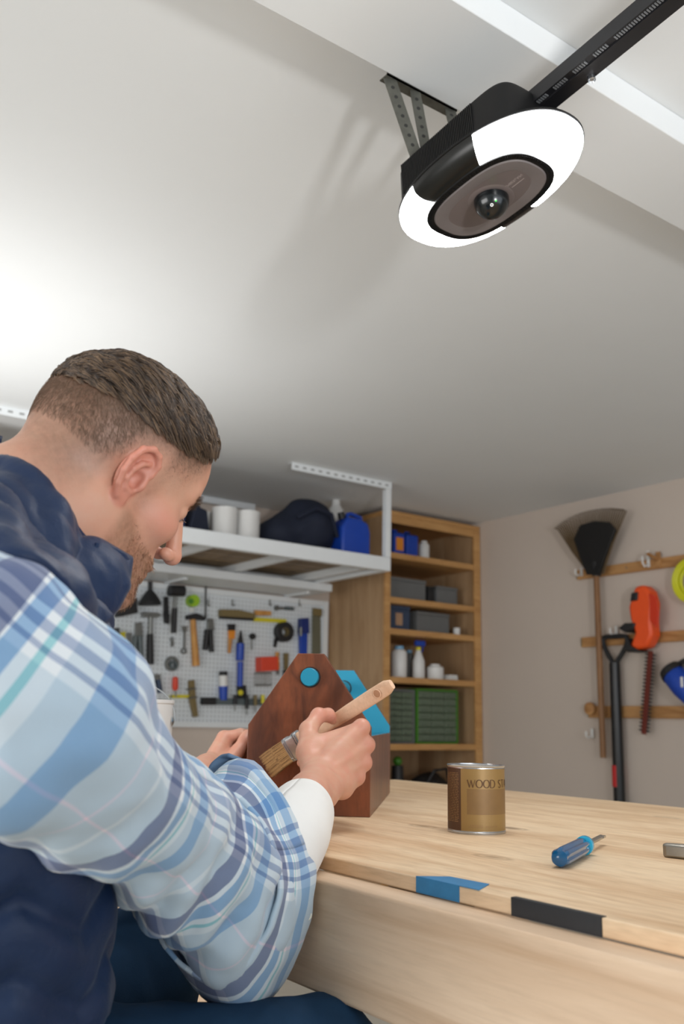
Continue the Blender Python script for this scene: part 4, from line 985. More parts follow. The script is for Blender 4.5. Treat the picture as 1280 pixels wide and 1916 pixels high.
cmul = mixrgb(nt, 1.0, cu, cv_, 'MULTIPLY'); cavg = mixrgb(nt, 0.5, cu, cv_)
plc = mixrgb(nt, 0.62, cavg, cmul)
wv = noise(nt, coords(nt, (1, 1, 1), 'UV'), 220, 3, 0.7)
nt.links.new(mixrgb(nt, math_(nt, 'MULTIPLY', wv, 0.10), plc, (0.7, 0.75, 0.8)), b_.inputs['Base Color'])
b_.inputs['Roughness'].default_value = 0.85; b_.inputs['Specular IOR Level'].default_value = 0.15; b_.inputs['Sheen Weight'].default_value = 0.15
bumpn(nt, b_, wv, 0.25, 0.0008)
def ring_path(spec, n):
    """spec rows: px, py, depth, r_up, r_side -> centres, tangents, frames, radii"""
    raw = np.array([[*at(r[0], r[1], r[2]), r[3], r[4]] for r in spec]); S = catmull(raw, n); c = S[:, :3]
    T = np.gradient(c, axis=0); T /= np.linalg.norm(T, axis=1, keepdims=True)
    A = np.zeros_like(c); a = nrm(np.cross(T[0], FW))
    for i in range(n):
        a = nrm(a-T[i]*(a@T[i])); A[i] = a
    Bv = np.cross(T, A); s = np.r_[0, np.cumsum(np.linalg.norm(np.diff(c, axis=0), axis=1))]
    return c, T, A, Bv, s, S[:, 3], S[:, 4]
def sleeve(spec, n, m, folds, vscale=0.085, per=0.17, u0=0.0, v0=0.0, ex=(2.0, 2.0), lean=UP):
    exn = np.linspace(ex[0], ex[1], n)
    c, T, A, Bv, s, ru, rs = ring_path(spec, n); th = np.linspace(0, 2*math.pi, m+1); P = np.zeros((n, m+1, 3)); UVs = np.zeros((n, m+1, 2))
    for i in range(n):
        dirs = np.cos(th)[:, None]*A[i]+np.sin(th)[:, None]*Bv[i]; up = nrm(lean-T[i]*(lean@T[i])); sd = np.cross(T[i], up)
        cu_, cs_2 = dirs@up, dirs@sd; r = (np.abs(cu_/ru[i])**exn[i]+np.abs(cs_2/rs[i])**exn[i])**(-1/exn[i])
        p = c[i]+dirs*r[:, None]; dsp = folds(p, s[i]/s[-1], th, s[i]); P[i] = p+dirs*dsp[:, None]
        UVs[i, :, 0] = s[i]/per+u0; UVs[i, :, 1] = th/math.pi+v0
    return P, UVs
def grid_obj(name, P, UVs, mats, parent, thick_=0.0, flip=False, offset=-1):
    a, b = P.shape[:2]; i, j = np.meshgrid(np.arange(a-1), np.arange(b-1), indexing='ij'); q = np.stack([i*b+j, (i+1)*b+j, (i+1)*b+j+1, i*b+j+1], -1).reshape(-1, 4)
    if flip: q = q[:, ::-1]
    o = np_mesh(name, P.reshape(-1, 3), q, mats, parent, porg, None, UVs.reshape(-1, 2))
    if thick_:
        md = o.modifiers.new('solid', 'SOLIDIFY'); md.thickness = thick_; md.offset = offset; md.use_rim = True
    return o
def arm_folds(p, t, th, s):
    env = 0.35+0.65*math.exp(-((t-0.72)/0.22)**2)
    f = 0.0056*vnoise(p, 6.0, 21)+0.0034*vnoise(p, 13.0, 22)+0.0012*vnoise(p, 30.0, 23)
    k = np.sin(2*math.pi*(s*16+0.9*np.sin(th+0.6)+0.25*vnoise(p, 5, 4)))
    return f+0.0058*env*k*(0.55+0.45*np.cos(th-2.4))+0.0022*math.exp(-((t-0.15)/0.15)**2)*np.sin(th*7+3*t)
spec = [(-150, 1205, 0.665, 0.080, 0.080), (-60, 1262, 0.668, 0.088, 0.088), (54, 1345, 0.685, 0.083, 0.083), (180, 1458, 0.758, 0.067, 0.067), (304, 1555, 0.860, 0.0655, 0.0655), (376, 1622, 0.930, 0.068, 0.066), (420, 1656, 0.985, 0.091, 0.064), (446, 1648, 1.025, 0.106, 0.061), (460, 1642, 1.050, 0.109, 0.059)]
SP, SUV = sleeve(spec, 150, 96, arm_folds, u0=0.97, v0=0.0, ex=(2.15, 1.8), lean=UP-RT*0.2)
shirt = grid_obj('shirt_sleeve', SP, SUV, m_pl, person, 0.002); shirt['label'] = 'right sleeve of light blue plaid flannel with rolled cuff'
# rolled cuff
cspec = [(398, 1650, 0.965, 0.088, 0.068), (430, 1652, 1.015, 0.120, 0.0735), (458, 1642, 1.050, 0.127, 0.0755), (468, 1638, 1.068, 0.124, 0.073)]
def cuff_folds(p, t, th, s): return 0.004*vnoise(p, 8, 31)+0.0016*vnoise(p, 22, 32)
CP, CUV = sleeve(cspec, 26, 96, cuff_folds, u0=0.05, v0=0.1, ex=(1.8, 1.5), lean=UP-RT*0.2)
# drooping lower corner with the button
wd_ = np.clip(((CP-at(420, 1800, 1.03))**2).sum(2), 0, 1); CP += (-UP*0.012)[None, None]*np.exp(-wd_/0.05**2)[..., None]
cuff = grid_obj('rolled_cuff', CP, CUV*np.array([1.0, 1.0]), m_pl, shirt, 0.0045)
m_lin = mat('cuff_lining', (96, 122, 150), 0.85, var=0.25, vs=35, bump=0.1, bs=500)
# flap of the open placket standing up on top of the cuff
fp = [[(384, 1462, 1.075), (402, 1470, 1.075), (440, 1490, 1.07), (480, 1535, 1.06)],
      [(392, 1432, 1.085), (420, 1446, 1.085), (458, 1478, 1.08), (500, 1535, 1.07)],
      [(410, 1416, 1.09), (442, 1428, 1.095), (480, 1466, 1.095), (512, 1528, 1.085)],
      [(428, 1412, 1.085), (462, 1428, 1.095), (498, 1468, 1.10), (518, 1520, 1.095)]]
FPp = np.array([[at(*q) for q in r] for r in fp]); FP1 = np.stack([catmull(FPp[:, j], 16) for j in range(4)], 1); FP2 = np.stack([catmull(FP1[i], 20) for i in range(16)], 0)
fl_o = grid_obj('cuff_flap', FP2, np.stack(np.meshgrid(np.linspace(0, .3, 16), np.linspace(0, .4, 20), indexing='ij'), -1), m_lin, shirt, 0.004, offset=0); fl_o['label'] = 'turned-up flap showing the darker inside of the cloth'
bc = at(444, 1812, 0.998)
for cp_, nm_ in ((bc, 'cuff_button'), (at(586, 1712, 1.03), 'cuff_button')):
    k = np.unravel_index(((CP-cp_)**2).sum(2).argmin(), CP.shape[:2]); b0 = CP[k]; dn_ = nrm(CAM-b0)
    build(MB().lathe(b0+dn_*0.0015, dn_, [(0, 0.0048), (0.0015, 0.0055), (0.0024, 0.0050), (0.0018, 0.0035), (0.0018, 0.0003)], 18), nm_, mat('button', (224, 218, 200), 0.3), shirt)
# white undershirt sleeve
def us_f(p, t, th, s): return 0.0014*vnoise(p, 14, 41)-0.004*max(0.0, (t-0.94)/0.06)**2
UPp, UUV = sleeve([(432, 1668, 0.985, 0.048, 0.048), (496, 1622, 1.045, 0.053, 0.050), (544, 1560, 1.120, 0.049, 0.0455), (566, 1520, 1.198, 0.0410, 0.0395), (570, 1511, 1.216, 0.0385, 0.0375)], 40, 64, us_f)
m_us = mat('white_jersey', (232, 231, 228), 0.9, var=0.03, vs=30, bump=0.1, bs=900)
us = grid_obj('undershirt_sleeve', UPp, UUV, m_us, person, 0.002); us['label'] = 'white undershirt sleeve pushed up the forearm'
# left sleeve (mostly hidden behind the right arm)
lsp = np.array([SHl+TRv*0.02+Z3*0.01, SHl+(ELl-SHl)*0.3, SHl+(ELl-SHl)*0.7, ELl, (ELl+at(352, 1500, 1.40))/2])
def pxof(p):
    q = p-CAM; d = q@FW; return (640+CF*(q@RT)/d, 958-CF*(q@UP)/d, d)
LS, LU = sleeve([(*pxof(p), r, r) for p, r in zip(lsp, (0.075, 0.078, 0.070, 0.066, 0.056))], 60, 48, lambda p, t, th, s: 0.004*vnoise(p, 8, 51))
ls_o = grid_obj('shirt_sleeve', LS, LU, m_pl, person, 0.002); ls_o['label'] = 'left sleeve of the plaid shirt'
# ---- vest
m_vest, nt, b_ = newmat('navy_nylon'); vv = coords(nt)
nt.links.new(mixrgb(nt, noise(nt, vv, 9), lin((11, 33, 66)), lin((18, 44, 80))), b_.inputs['Base Color']); b_.inputs['Roughness'].default_value = 0.52; b_.inputs['Specular IOR Level'].default_value = 0.35; b_.inputs['Sheen Weight'].default_value = 0.10; b_.inputs['Sheen Roughness'].default_value = 0.4
bumpn(nt, b_, noise(nt, vv, 55, 5, 0.6, 1.2), 0.28, 0.004)
def vest_sd(p):
    q = (p-CHc.astype(np.float32))@TB.T.astype(np.float32); hz = ((HPc-CHc)@TB.T).astype(np.float32)
    d = ell(q, (0.0, 0, 0.03), (0.125, 0.172, 0.235)); zz = np.clip(q[:, 2], hz[2]-0.03, 0.06); t = (zz/hz[2]).astype(np.float32)
    e = np.stack([q[:, 0]-t*hz[0], q[:, 1]-t*hz[1]], -1); R_ = np.sqrt((e[:, 0]/0.132)**2+(e[:, 1]/0.188)**2)+1e-6
    dc_ = (R_-1)*0.140; dz = np.maximum(hz[2]-0.04-q[:, 2], q[:, 2]-0.05); d = smin(d, smax(dc_, dz, 0.04), 0.05)
    for S in (SHr, SHl): d = smin(d, rc(p, CHc+Z3*0.07, CHc+Z3*0.07+(S-CHc-Z3*0.07)*0.78, 0.100, 0.076), 0.04)
    ang = np.arctan2(e[:, 1], e[:, 0])*0.16
    tri = np.abs(((ang/0.105) % 1.0)*2-1)*0.036
    ph = ((q[:, 2]+tri)/0.062) % 1.0; seam = np.minimum(ph, 1-ph)*0.062
    d = d-0.007*(1-np.exp(-(seam/0.012)**2)).astype(np.float32)-(0.0035*vnoise(q, 11, 61)).astype(np.float32)
    # front edge band
    band = np.exp(-((np.arctan2(e[:, 1], e[:, 0])-0.30)/0.05)**2)
    return d-0.004*band
vlo = np.minimum(CHc, HPc)-0.27; vhi = np.maximum(CHc, HPc)+0.27
vV, vQ = mesh_sdf(vest_sd, vlo, vhi, 0.0042)
vest = np_mesh('vest', vV, vQ, m_vest, person, porg); vest['label'] = 'navy quilted puffer vest'
top = [(-20, 838, 0.905), (12, 849, 0.880), (33, 864, 0.852), (60, 888, 0.818), (82, 914, 0.795), (122, 958, 0.772), (144, 1013, 0.768), (178, 1016, 0.782), (240, 1049, 0.815)]
seam = [(-105, 890, 0.905), (-80, 892, 0.865), (-50, 896, 0.825), (-25, 903, 0.785), (0, 919, 0.755), (49, 1003, 0.728), (104, 1070, 0.728), (152, 1133, 0.748), (176, 1172, 0.772)]
outer = [(-200, 960, 0.905), (-180, 965, 0.845), (-150, 975, 0.780), (-100, 1000, 0.715), (-45, 1034, 0.672), (10, 1046, 0.652), (72, 1062, 0.660), (128, 1118, 0.690), (168, 1176, 0.752)]
topw, seamw, outw = [np.array([at(q[0], q[1], q[2]+dq) for q in L_]) for L_, dq in ((top, 0.085), (seam, 0.06), (outer, 0.02))]
def surf(rows, bulge, n1=70, n2=26, seed=71, amp=0.0040):
    """rows: list of control polylines; returns a grid puffed outwards between its edges"""
    R_ = [catmull(r, n1) for r in rows]; P = np.stack([catmull(np.stack([r[i] for r in R_]), n2) for i in range(n1)], 0)
    du = np.gradient(P, axis=0); dv = np.gradient(P, axis=1); nn = np.cross(du, dv); nn /= np.linalg.norm(nn, axis=2, keepdims=True)+1e-12
    if (nn[n1//2, n2//2]@(CAM-P[n1//2, n2//2])) < 0: nn = -nn
    v = np.linspace(0, 1, n2)[None, :, None]; flat = P.reshape(-1, 3)
    wr = (amp*vnoise(flat, 16, seed)+0.5*amp*vnoise(flat, 38, seed+1)+0.9*amp*np.sin(2*math.pi*(flat@nrm(TFv+Z3*0.5))*24+4*vnoise(flat, 6, seed+2))).reshape(P.shape[:2])[..., None]
    env = np.sin(math.pi*np.clip(v, 0, 1))**0.6
    return P+nn*(bulge*env+wr*env)
Nm = TRv; MO = topw[0]*0.8+h2w(NK1*0.75)*0.2
def mirror(P):
    k = ((P-MO)@Nm)[..., None]; return P-2*k*Nm
mid = topw*0.5+seamw*0.5
colP = surf([topw, mid, seamw], 0.011); yokP = surf([seamw, seamw*0.5+outw*0.5, outw], 0.010, seed=81)
uv0 = lambda P: np.zeros((*P.shape[:2], 2))
c_o = grid_obj('vest_collar', colP, uv0(colP), m_vest, vest, 0.012, offset=0); c_o['label'] = 'stand-up collar of the vest'
c_o2 = grid_obj('vest_collar', mirror(colP), uv0(colP), m_vest, vest, 0.012, offset=0)
grid_obj('vest_shoulder', yokP, uv0(yokP), m_vest, vest, 0.012, offset=0); grid_obj('vest_shoulder', mirror(yokP), uv0(yokP), m_vest, vest, 0.012, offset=0)
# zip edge of the collar
ze = [at(q[0], q[1], q[2]+0.075) for q in ((182, 1017, 0.772), (176, 1050, 0.765), (166, 1092, 0.757), (156, 1130, 0.752))]
build(MB().tube(list(catmull(np.array(ze), 20)), 0.0022, 8), 'zip_piping', m_vest, vest)
fr_ = np.array([[at(240, 1049, 0.897), at(225, 1086, 0.890), at(208, 1130, 0.870), at(176, 1173, 0.835)], [at(184, 1016, 0.860), at(174, 1060, 0.845), at(164, 1100, 0.832), at(152, 1134, 0.812)]])
fP = surf([fr_[0], fr_.mean(0), fr_[1]], 0.004, 40, 14, seed=91, amp=0.0018)
grid_obj('collar_front', fP, uv0(fP), m_vest, vest, 0.008, offset=0)
# ---- jeans, shoes and the stool
m_jean, nt, b_ = newmat('denim'); vv = coords(nt)
nt.links.new(mixrgb(nt, noise(nt, vv, 14, 5), lin((18, 42, 66)), lin((32, 64, 94))), b_.inputs['Base Color']); b_.inputs['Roughness'].default_value = 0.9; b_.inputs['Specular IOR Level'].default_value = 0.2
bumpn(nt, b_, noise(nt, vv, 600, 2), 0.25, 0.001)
def jeans_sd(p):
    d = rc(p, HPc-TFv*0.02, HPc+Z3*0.06, 0.145, 0.125)
    for H, K, T in ((Hr, KNr, FTr), (Hl, KNl, FTl)):
        d = smin(d, rc(p, H, K, 0.098, 0.072), 0.05); F_ = T*[1, 1, 0]+Z3*0.10; d = smin(d, rc(p, K, F_, 0.070, 0.055), 0.02)
    return d-(0.003*vnoise(p, 8, 95)+0.0015*vnoise(p, 22, 96)).astype(np.float32)
jp = np.array([HPc, KNr, KNl, FTr*[1, 1, 0.2], FTl*[1, 1, 0.2]])
jV, jQ = mesh_sdf(jeans_sd, jp.min(0)-0.22, jp.max(0)+0.22, 0.008)
np_mesh('jeans', jV, jQ, m_jean, person, porg)['label'] = 'dark blue jeans'
m_shoe = mat('brown_boot', (70, 48, 34), 0.5, var=0.2)
for T in (FTr, FTl):
    a = T*[1, 1, 0]; sh = lambda p, a=a: smax(smin(rc(p, a+Z3*0.06-TFv*0.03, a+Z3*0.12, 0.048, 0.052), rc(p, a+Z3*0.045-TFv*0.04, a+Z3*0.035+TFv*0.16, 0.045, 0.042), 0.04), (0.004-p[:, 2]).astype(np.float32), 0.004)
    sV, sQ = mesh_sdf(sh, a-[0.26, 0.26, 0.02], a+[0.26, 0.26, 0.24], 0.007); np_mesh('boot', sV, sQ, m_shoe, person, porg)
st = thing('stool', HPc*[1, 1, 0], 'round wooden stool under the seated man', 'stool')
w_st = wood('stool_wood', (196, 160, 118), (150, 112, 76))
build(MB().lathe(HPc*[1, 1, 0]+Z3*0.565, Z3, [(0, 0.15), (0.006, 0.165), (0.030, 0.165), (0.036, 0.155)], 32), 'seat', w_st, st)
for k in range(4):
    a = math.pi/4+k*math.pi/2; d_ = np.array([math.cos(a), math.sin(a), 0])
    build(MB().cyl(HPc*[1, 1, 0]+d_*0.19, HPc*[1, 1, 0]+d_*0.11+Z3*0.57, 0.017, 0.019, 12), 'leg', w_st, st)
    d2 = np.array([math.cos(a+math.pi/2), math.sin(a+math.pi/2), 0]); build(MB().cyl(HPc*[1, 1, 0]+d_*0.163+Z3*0.2, HPc*[1, 1, 0]+d2*0.163+Z3*0.2, 0.010, 0.010, 10), 'rung', w_st, st)
# ------------------------------------------------------------------ background: cabinet, rack, pegboard, tools on the right wall
w_cab = wood('cabinet_ply', (190, 158, 122), (158, 124, 88), (5, 5, 0.7), 2.0, 0.55, (0.3, 0.75), fine=0.15)
w_cab2 = wood('cabinet_edge', (206, 160, 104), (172, 124, 72), (0.8, 6, 6), 2.4, 0.5, (0.3, 0.75), fine=0.15)
KX0, KX1, KY, KT = 3.482, 4.279, 4.35, 2.372
kb = thing('shelf_cabinet', ((KX0+KX1)/2, (KY+WY)/2, 0), 'tall open plywood shelf cabinet in the room corner', 'cabinet')
for x0 in (KX0, KX1-0.036): build(MB().bx(x0, x0+0.036, KY+0.012, WY-0.002, 0.0, KT-0.03), 'side_panel', w_cab, kb, 0, bevel=0.002)
for x0, x1 in ((KX0, KX0+0.040), (KX1-0.052, KX1)): build(MB().bx(x0, x1, KY-0.008, KY+0.0115, 0.0, KT-0.031), 'face_stile', w_cab2, kb, 0, bevel=0.002)
build(MB().bx(KX0, KX1, KY-0.008, WY-0.002, KT-0.03, KT), 'top_panel', w_cab2, kb, 0, bevel=0.002)
build(MB().bx(KX0+0.041, KX1-0.053, KY-0.006, KY+0.012, KT-0.075, KT-0.0305), 'top_rail', w_cab2, kb, 0, bevel=0.002)
build(MB().bx(KX0+0.037, KX1-0.037, WY-0.012, WY-0.003, 0.0, KT-0.031), 'back_panel', w_cab, kb, 0)
SHZ = [2.113, 1.838, 1.648, 1.361, 0.971, 0.45]
for z in SHZ: build(MB().bx(KX0+0.0365, KX1-0.0365, KY+0.0, WY-0.0125, z-0.036, z), 'shelf', w_cab2, kb, 0, bevel=0.002)
def xz(px, py, Y): p = onY(px, py, Y); return p[0], p[2]
def xspan(px0, px1, Y, z):
    """X range on plane Y of two pixel columns, at about height z"""
    y_ = 958
    for _ in range(3):
        p = np.array([xz(px0, y_, Y)[0], Y, z]); q = p-CAM; d = q@FW; y_ = 958-CF*(q@UP)/d
    return xz(px0, y_, Y)[0], xz(px1, y_, Y)[0]
m_bluep = mat('blue_plastic', (22, 66, 168), 0.4, var=0.08); m_org = mat('orange_label', (226, 140, 40), 0.5); m_box = mat('grey_box', (104, 106, 106), 0.5, var=0.06)
m_dbox = mat('black_box', (32, 33, 35), 0.5); m_whp = mat('reflection_white2', (222, 222, 220), 0.4, var=0.03); m_ltb = mat('pale_blue', (120, 170, 205), 0.4)
m_navy = mat('navy_cloth', (18, 26, 46), 0.8, var=0.2, bump=0.2); m_drk = mat('dark_rubber', (28, 28, 30), 0.55, var=0.1)
m_yel = mat('yellow_plastic', (212, 200, 40), 0.45); m_grn = mat('green_plastic', (70, 130, 40), 0.45); m_lime = mat('lime', (150, 190, 40), 0.5)
m_red = mat('red_plastic', (216, 70, 46), 0.45); m_gst = mat('tool_steel', (128, 130, 128), 0.4, 0.8, var=0.15); m_hw = wood('tool_handle', (214, 160, 90), (180, 122, 62), (9, 9, 1.5), 4)
m_olive = mat('olive_wood', (120, 104, 66), 0.6, var=0.15); m_org2 = mat('orange_plastic', (236, 84, 28), 0.4, var=0.05); m_clear = mat('clear_bin', (96, 110, 92), 0.3, var=0.2, vs=40)
def canister(name, px0, px1, ztop, Y, z, label, cat, body, cap=None, group=None):
    x0, x1 = xspan(px0, px1, Y, z+0.08); r = (x1-x0)/2; c = np.array([(x0+x1)/2, Y, z+0.0005]); h = ztop-z; t = thing(name, c, label, cat, group)
    build(MB().lathe(c, Z3, [(0, r*0.93), (0.006, r), (h*0.78, r), (h*0.86, r*0.8), (h*0.9, r*0.55)], 24), 'bottle', body, t)
    build(MB().lathe(c+Z3*h*0.88, Z3, [(0, r*0.6), (h*0.11, r*0.6), (h*0.12, r*0.5)], 20), 'cap', cap or body, t); return t
def carton(name, px0, px1, ztop, Y, dep, z, label, cat, body, lid=None, extra=None):
    x0, x1 = xspan(px0, px1, Y, z+0.06); c = np.array([(x0+x1)/2, Y+dep/2, z+0.0005]); t = thing(name, c, label, cat); h = ztop-z
    build(MB().box(c+Z3*h*0.42, (x1-x0-0.006, dep-0.006, h*0.84)), 'box', body, t, 0, bevel=0.004)
    build(MB().box(c+Z3*(h*0.84+h*0.08), (x1-x0, dep, h*0.16)), 'lid', lid or body, t, 0, bevel=0.004)
    if extra: extra(t, x0, x1, c, h)
    return t
def zt(px, py, Y): return xz(px, py, Y)[1]
Yi = 4.42
# top shelf: two blue jugs and a small white bottle
for (a, b, lb, lab) in ((737, 759, True, 'blue plastic jug with an orange label on the top cabinet shelf'), (761, 784, False, 'plain blue plastic jug beside the labelled one on the top cabinet shelf')):
    x0, x1 = xspan(a, b, Yi, 2.2); c = np.array([(x0+x1)/2, Yi+0.05, SHZ[0]+0.0005]); h = zt(750, 992, Yi)-SHZ[0]; w = x1-x0
    t = thing('blue_jug', c, lab, 'jug', 'blue jugs on the top shelf')
    build(MB().box(c+Z3*h*0.45, (w*0.96, 0.10, h*0.9)), 'body', m_bluep, t, 0, bevel=0.012, seg=3)
    build(MB().cyl(c+Z3*h*0.9, c+Z3*h*1.0, 0.016, 0.014), 'cap', m_dbox if not lb else m_bluep, t)
    build(MB().tube([c+Z3*h*0.88-X3*w*0.3, c+Z3*h*1.02-X3*w*0.2, c+Z3*h*1.02+X3*w*0.1, c+Z3*h*0.88+X3*w*0.2], 0.007, 8), 'handle', m_bluep, t)
    if lb: build(MB().box(c+Z3*h*0.45-Y3*0.0505, (w*0.6, 0.002, h*0.5)), 'label', m_org, t, 0)
canister('small_bottle', 786, 801, zt(790, 1010, Yi), Yi+0.03, SHZ[0], 'small white bottle right of the blue jugs in the cabinet', 'bottle', m_whp)
# second shelf
carton('storage_box', 728, 798, zt(760, 1082, Yi), Yi, 0.22, SHZ[1], 'long grey storage box on the second cabinet shelf', 'box', m_box)
carton('file_box', 801, 814, zt(808, 1096, Yi), Yi+0.02, 0.2, SHZ[1], 'narrow black box between two grey boxes on the second shelf', 'box', m_dbox)
carton('storage_box', 818, 857, zt(835, 1098, Yi), Yi, 0.2, SHZ[1], 'short grey storage box at the right of the second cabinet shelf', 'box', m_box)
# third shelf
def pic(t, x0, x1, c, h): build(MB().box(c+Z3*h*0.45-Y3*0.087, ((x1-x0)*0.3, 0.002, h*0.5)), 'picture', mat('tan_print', (176, 140, 110), 0.6), t, 0)
carton('parts_box', 726, 768, zt(745, 1133, Yi), Yi, 0.18, SHZ[2], 'dark blue carton with a tan picture on the third cabinet shelf', 'box', mat('slate_carton', (54, 68, 92), 0.6, var=0.25, vs=30), None, pic)
carton('grey_bin', 781, 842, zt(810, 1146, Yi), Yi, 0.2, SHZ[2], 'wide grey bin on the third cabinet shelf', 'bin', m_box)
x0, x1 = xspan(844, 857, Yi, 1.68); c = np.array([(x0+x1)/2, Yi-0.02, SHZ[2]+0.0005]); t = thing('tape_roll', c, 'small white roll at the right front of the third cabinet shelf', 'roll')
build(MB().lathe(c, Z3, [(0, 0.006), (0, 0.022), (0.045, 0.022), (0.045, 0.006)], 20, cap=False), 'roll', m_whp, t); build(MB().cyl(c+Z3*0.001, c+Z3*0.044, 0.0058, 0.0058), 'core', m_box, t)
# fourth shelf: wipes tubs, spray bottle, tub
canister('wipes_tub', 735, 758, zt(745, 1208, Yi), Yi+0.02, SHZ[3], 'white wipes canister with blue lid on the fourth cabinet shelf', 'canister', m_whp, m_ltb)
canister('spray_can', 759, 773, zt(765, 1212, Yi), Yi+0.14, SHZ[3], 'grey can with pale blue cap behind the spray bottle', 'can', m_box, m_ltb)
x0, x1 = xspan(774, 800, Yi, 1.42); c = np.array([(x0+x1)/2, Yi+0.02, SHZ[3]+0.0005]); h = zt(785, 1196, Yi)-SHZ[3]; t = thing('spray_bottle', c, 'white trigger spray bottle with blue head on the fourth cabinet shelf', 'spray bottle')
build(MB().lathe(c, Z3, [(0, 0.036), (0.006, 0.040), (h*0.45, 0.038), (h*0.62, 0.022), (h*0.72, 0.014)], 24), 'bottle', m_whp, t)
build(MB().cyl(c+Z3*h*0.72, c+Z3*h*0.8, 0.016, 0.015), 'collar', m_yel, t)
build(MB().box(c+Z3*h*0.9+X3*0.012, (0.075, 0.024, h*0.14)), 'spray_head', m_bluep, t, 0, bevel=0.005); build(MB().tube([c+Z3*h*0.86+X3*0.03, c+Z3*h*0.76+X3*0.034, c+Z3*h*0.68+X3*0.026], 0.005, 8), 'trigger', m_bluep, t)
canister('white_tub', 802, 826, zt(812, 1243, Yi), Yi, SHZ[3], 'squat white tub right of the spray bottle', 'tub', m_whp)
x0, x1 = xspan(828, 846, Yi, 1.37); c = np.array([(x0+x1)/2, Yi, SHZ[3]+0.0005]); t = thing('folded_cloth', c, 'flat folded pale cloth at the right of the fourth cabinet shelf', 'cloth')
for k in range(3): build(MB().box(c+Z3*(0.006+0.010*k), (0.075-0.004*k, 0.12, 0.0095)), 'fold', m_whp, t, 0, bevel=0.003)
# fifth shelf: two drawer organisers
for (a, b, cm, lab, cols, rows) in ((727, 776, m_box, 'grey small-parts organiser with clear drawers on the fifth cabinet shelf', 2, 8), (780, 857, m_grn, 'green-framed small-parts organiser with clear drawers on the fifth cabinet shelf', 3, 7)):
    x0, x1 = xspan(a, b, Yi, 1.12); z0 = SHZ[4]+0.0005; h = zt((a+b)/2, 1290, Yi)-z0; c = np.array([(x0+x1)/2, Yi+0.08, z0]); t = thing('parts_organiser', c, lab, 'organiser')
    fr = MB(); fr.bx(x0, x0+0.012, Yi, Yi+0.16, z0, z0+h); fr.bx(x1-0.012, x1, Yi, Yi+0.16, z0, z0+h); fr.bx(x0+0.0121, x1-0.0121, Yi, Yi+0.16, z0+h-0.012, z0+h); fr.bx(x0+0.0121, x1-0.0121, Yi, Yi+0.16, z0, z0+0.010); fr.bx(x0+0.0121, x1-0.0121, Yi+0.15, Yi+0.16, z0+0.0101, z0+h-0.0121)
    build(fr, 'frame', cm, t, 0); dw, dh = (x1-x0-0.026)/cols, (h-0.024)/rows
    for i in range(cols):
        for j in range(rows):
            dx, dz = x0+0.013+dw*(i+.5), z0+0.011+dh*(j+.5)
            build(MB().box((dx, Yi+0.06, dz), (dw-0.004, 0.12, dh-0.004)), 'drawer', m_clear, t, 0, bevel=0.002)
            build(MB().box((dx, Yi-0.004, dz-dh*0.15), (dw*0.4, 0.010, 0.006)), 'drawer_pull', m_clear, t.children[-1], 0)
# low shelf: dark bag, green ball, red can
c = np.array([4.0, 4.55, SHZ[5]]); 
sV, sQ = mesh_sdf(lambda p: smin(ell(p, c+[0, 0, 0.17], (0.18, 0.13, 0.17)), ell(p, c+[-0.12, 0, 0.11], (0.12, 0.12, 0.11)), 0.05)-(0.008*vnoise(p, 6, 7)).astype(np.float32), c-[0.32, 0.2, 0.05], c+[0.26, 0.2, 0.42], 0.012)
sV[:, 2] = np.maximum(sV[:, 2], SHZ[5]+0.001); t = thing('duffel_bag', c+[0, 0, 0.001], 'black cloth bag in the dark bottom compartment of the cabinet', 'bag'); np_mesh('bag_body', sV, sQ, m_drk, t, t.location); build(MB().tube([c+[-.1, -.09, .26], c+[-.05, -.12, .36], c+[.05, -.12, .37], c+[.1, -.09, .28]], 0.009, 8), 'strap', m_drk, t)
p = onY(744, 1424, 4.5); t = thing('green_ball', (p[0], 4.5, p[2]-0.027), 'small green ball in the cabinet bottom compartment', 'ball'); build(MB().ball((p[0], 4.5, p[2]), 0.028), 'ball', m_grn, t, 180); build(MB().lathe((p[0], 4.5, SHZ[5]+0.001), Z3, [(0, 0.05), (p[2]-0.027-SHZ[5], 0.035)], 20), 'base', m_dbox, t)
# ------------------------------------------------------------------ overhead rack
m_wmet = mat('white_steel', (222, 226, 228), 0.4, var=0.03, bump=0.02)
RY, RXa, RXb = 3.9, 0.55, 3.165
zb0, zb1 = xz(700, 1064.5, RY)[1], xz(700, 1038.5, RY)[1]
rk = thing('overhead_rack', ((RXa+RXb)/2, (RY+4.9)/2, zb0), 'white steel storage rack hanging from the ceiling over the pegboard', 'storage rack')
build(MB().bx(RXa, RXb, RY, RY+0.04, zb0, zb1), 'front_beam', m_wmet, rk, 0, bevel=0.006)
build(MB().bx(RXb-0.04, RXb, RY+0.0405, 4.90, zb0, zb1-0.01), 'side_beam', m_wmet, rk, 0, bevel=0.004)
build(MB().bx(RXa, RXb-0.041, 4.86, 4.90, zb0, zb1), 'rear_beam', m_wmet, rk, 0, bevel=0.004)
w_deck = wood('deck_board', (150, 128, 100), (110, 92, 70), (6, 1, 6), 2.5)
for i in range(7):
    ya = RY+0.05+i*0.115; build(MB().bx(RXa, RXb-0.042, ya, ya+0.095, zb1-0.022, zb1-0.004), 'deck_slat', w_deck, rk, 0)
for i in range(6): build(MB().bx(RXa+0.1+i*0.48, RXa+0.13+i*0.48, RY+0.041, 4.859, zb0+0.012, zb1-0.0225), 'cross_bar', m_wmet, rk, 0)
for px_ in (RXb-0.035, RXa): build(MB().bx(px_, px_+0.035, RY+0.002, RY+0.037, zb1, CEIL-0.0405), 'post', m_wmet, rk, 0, bevel=0.002)
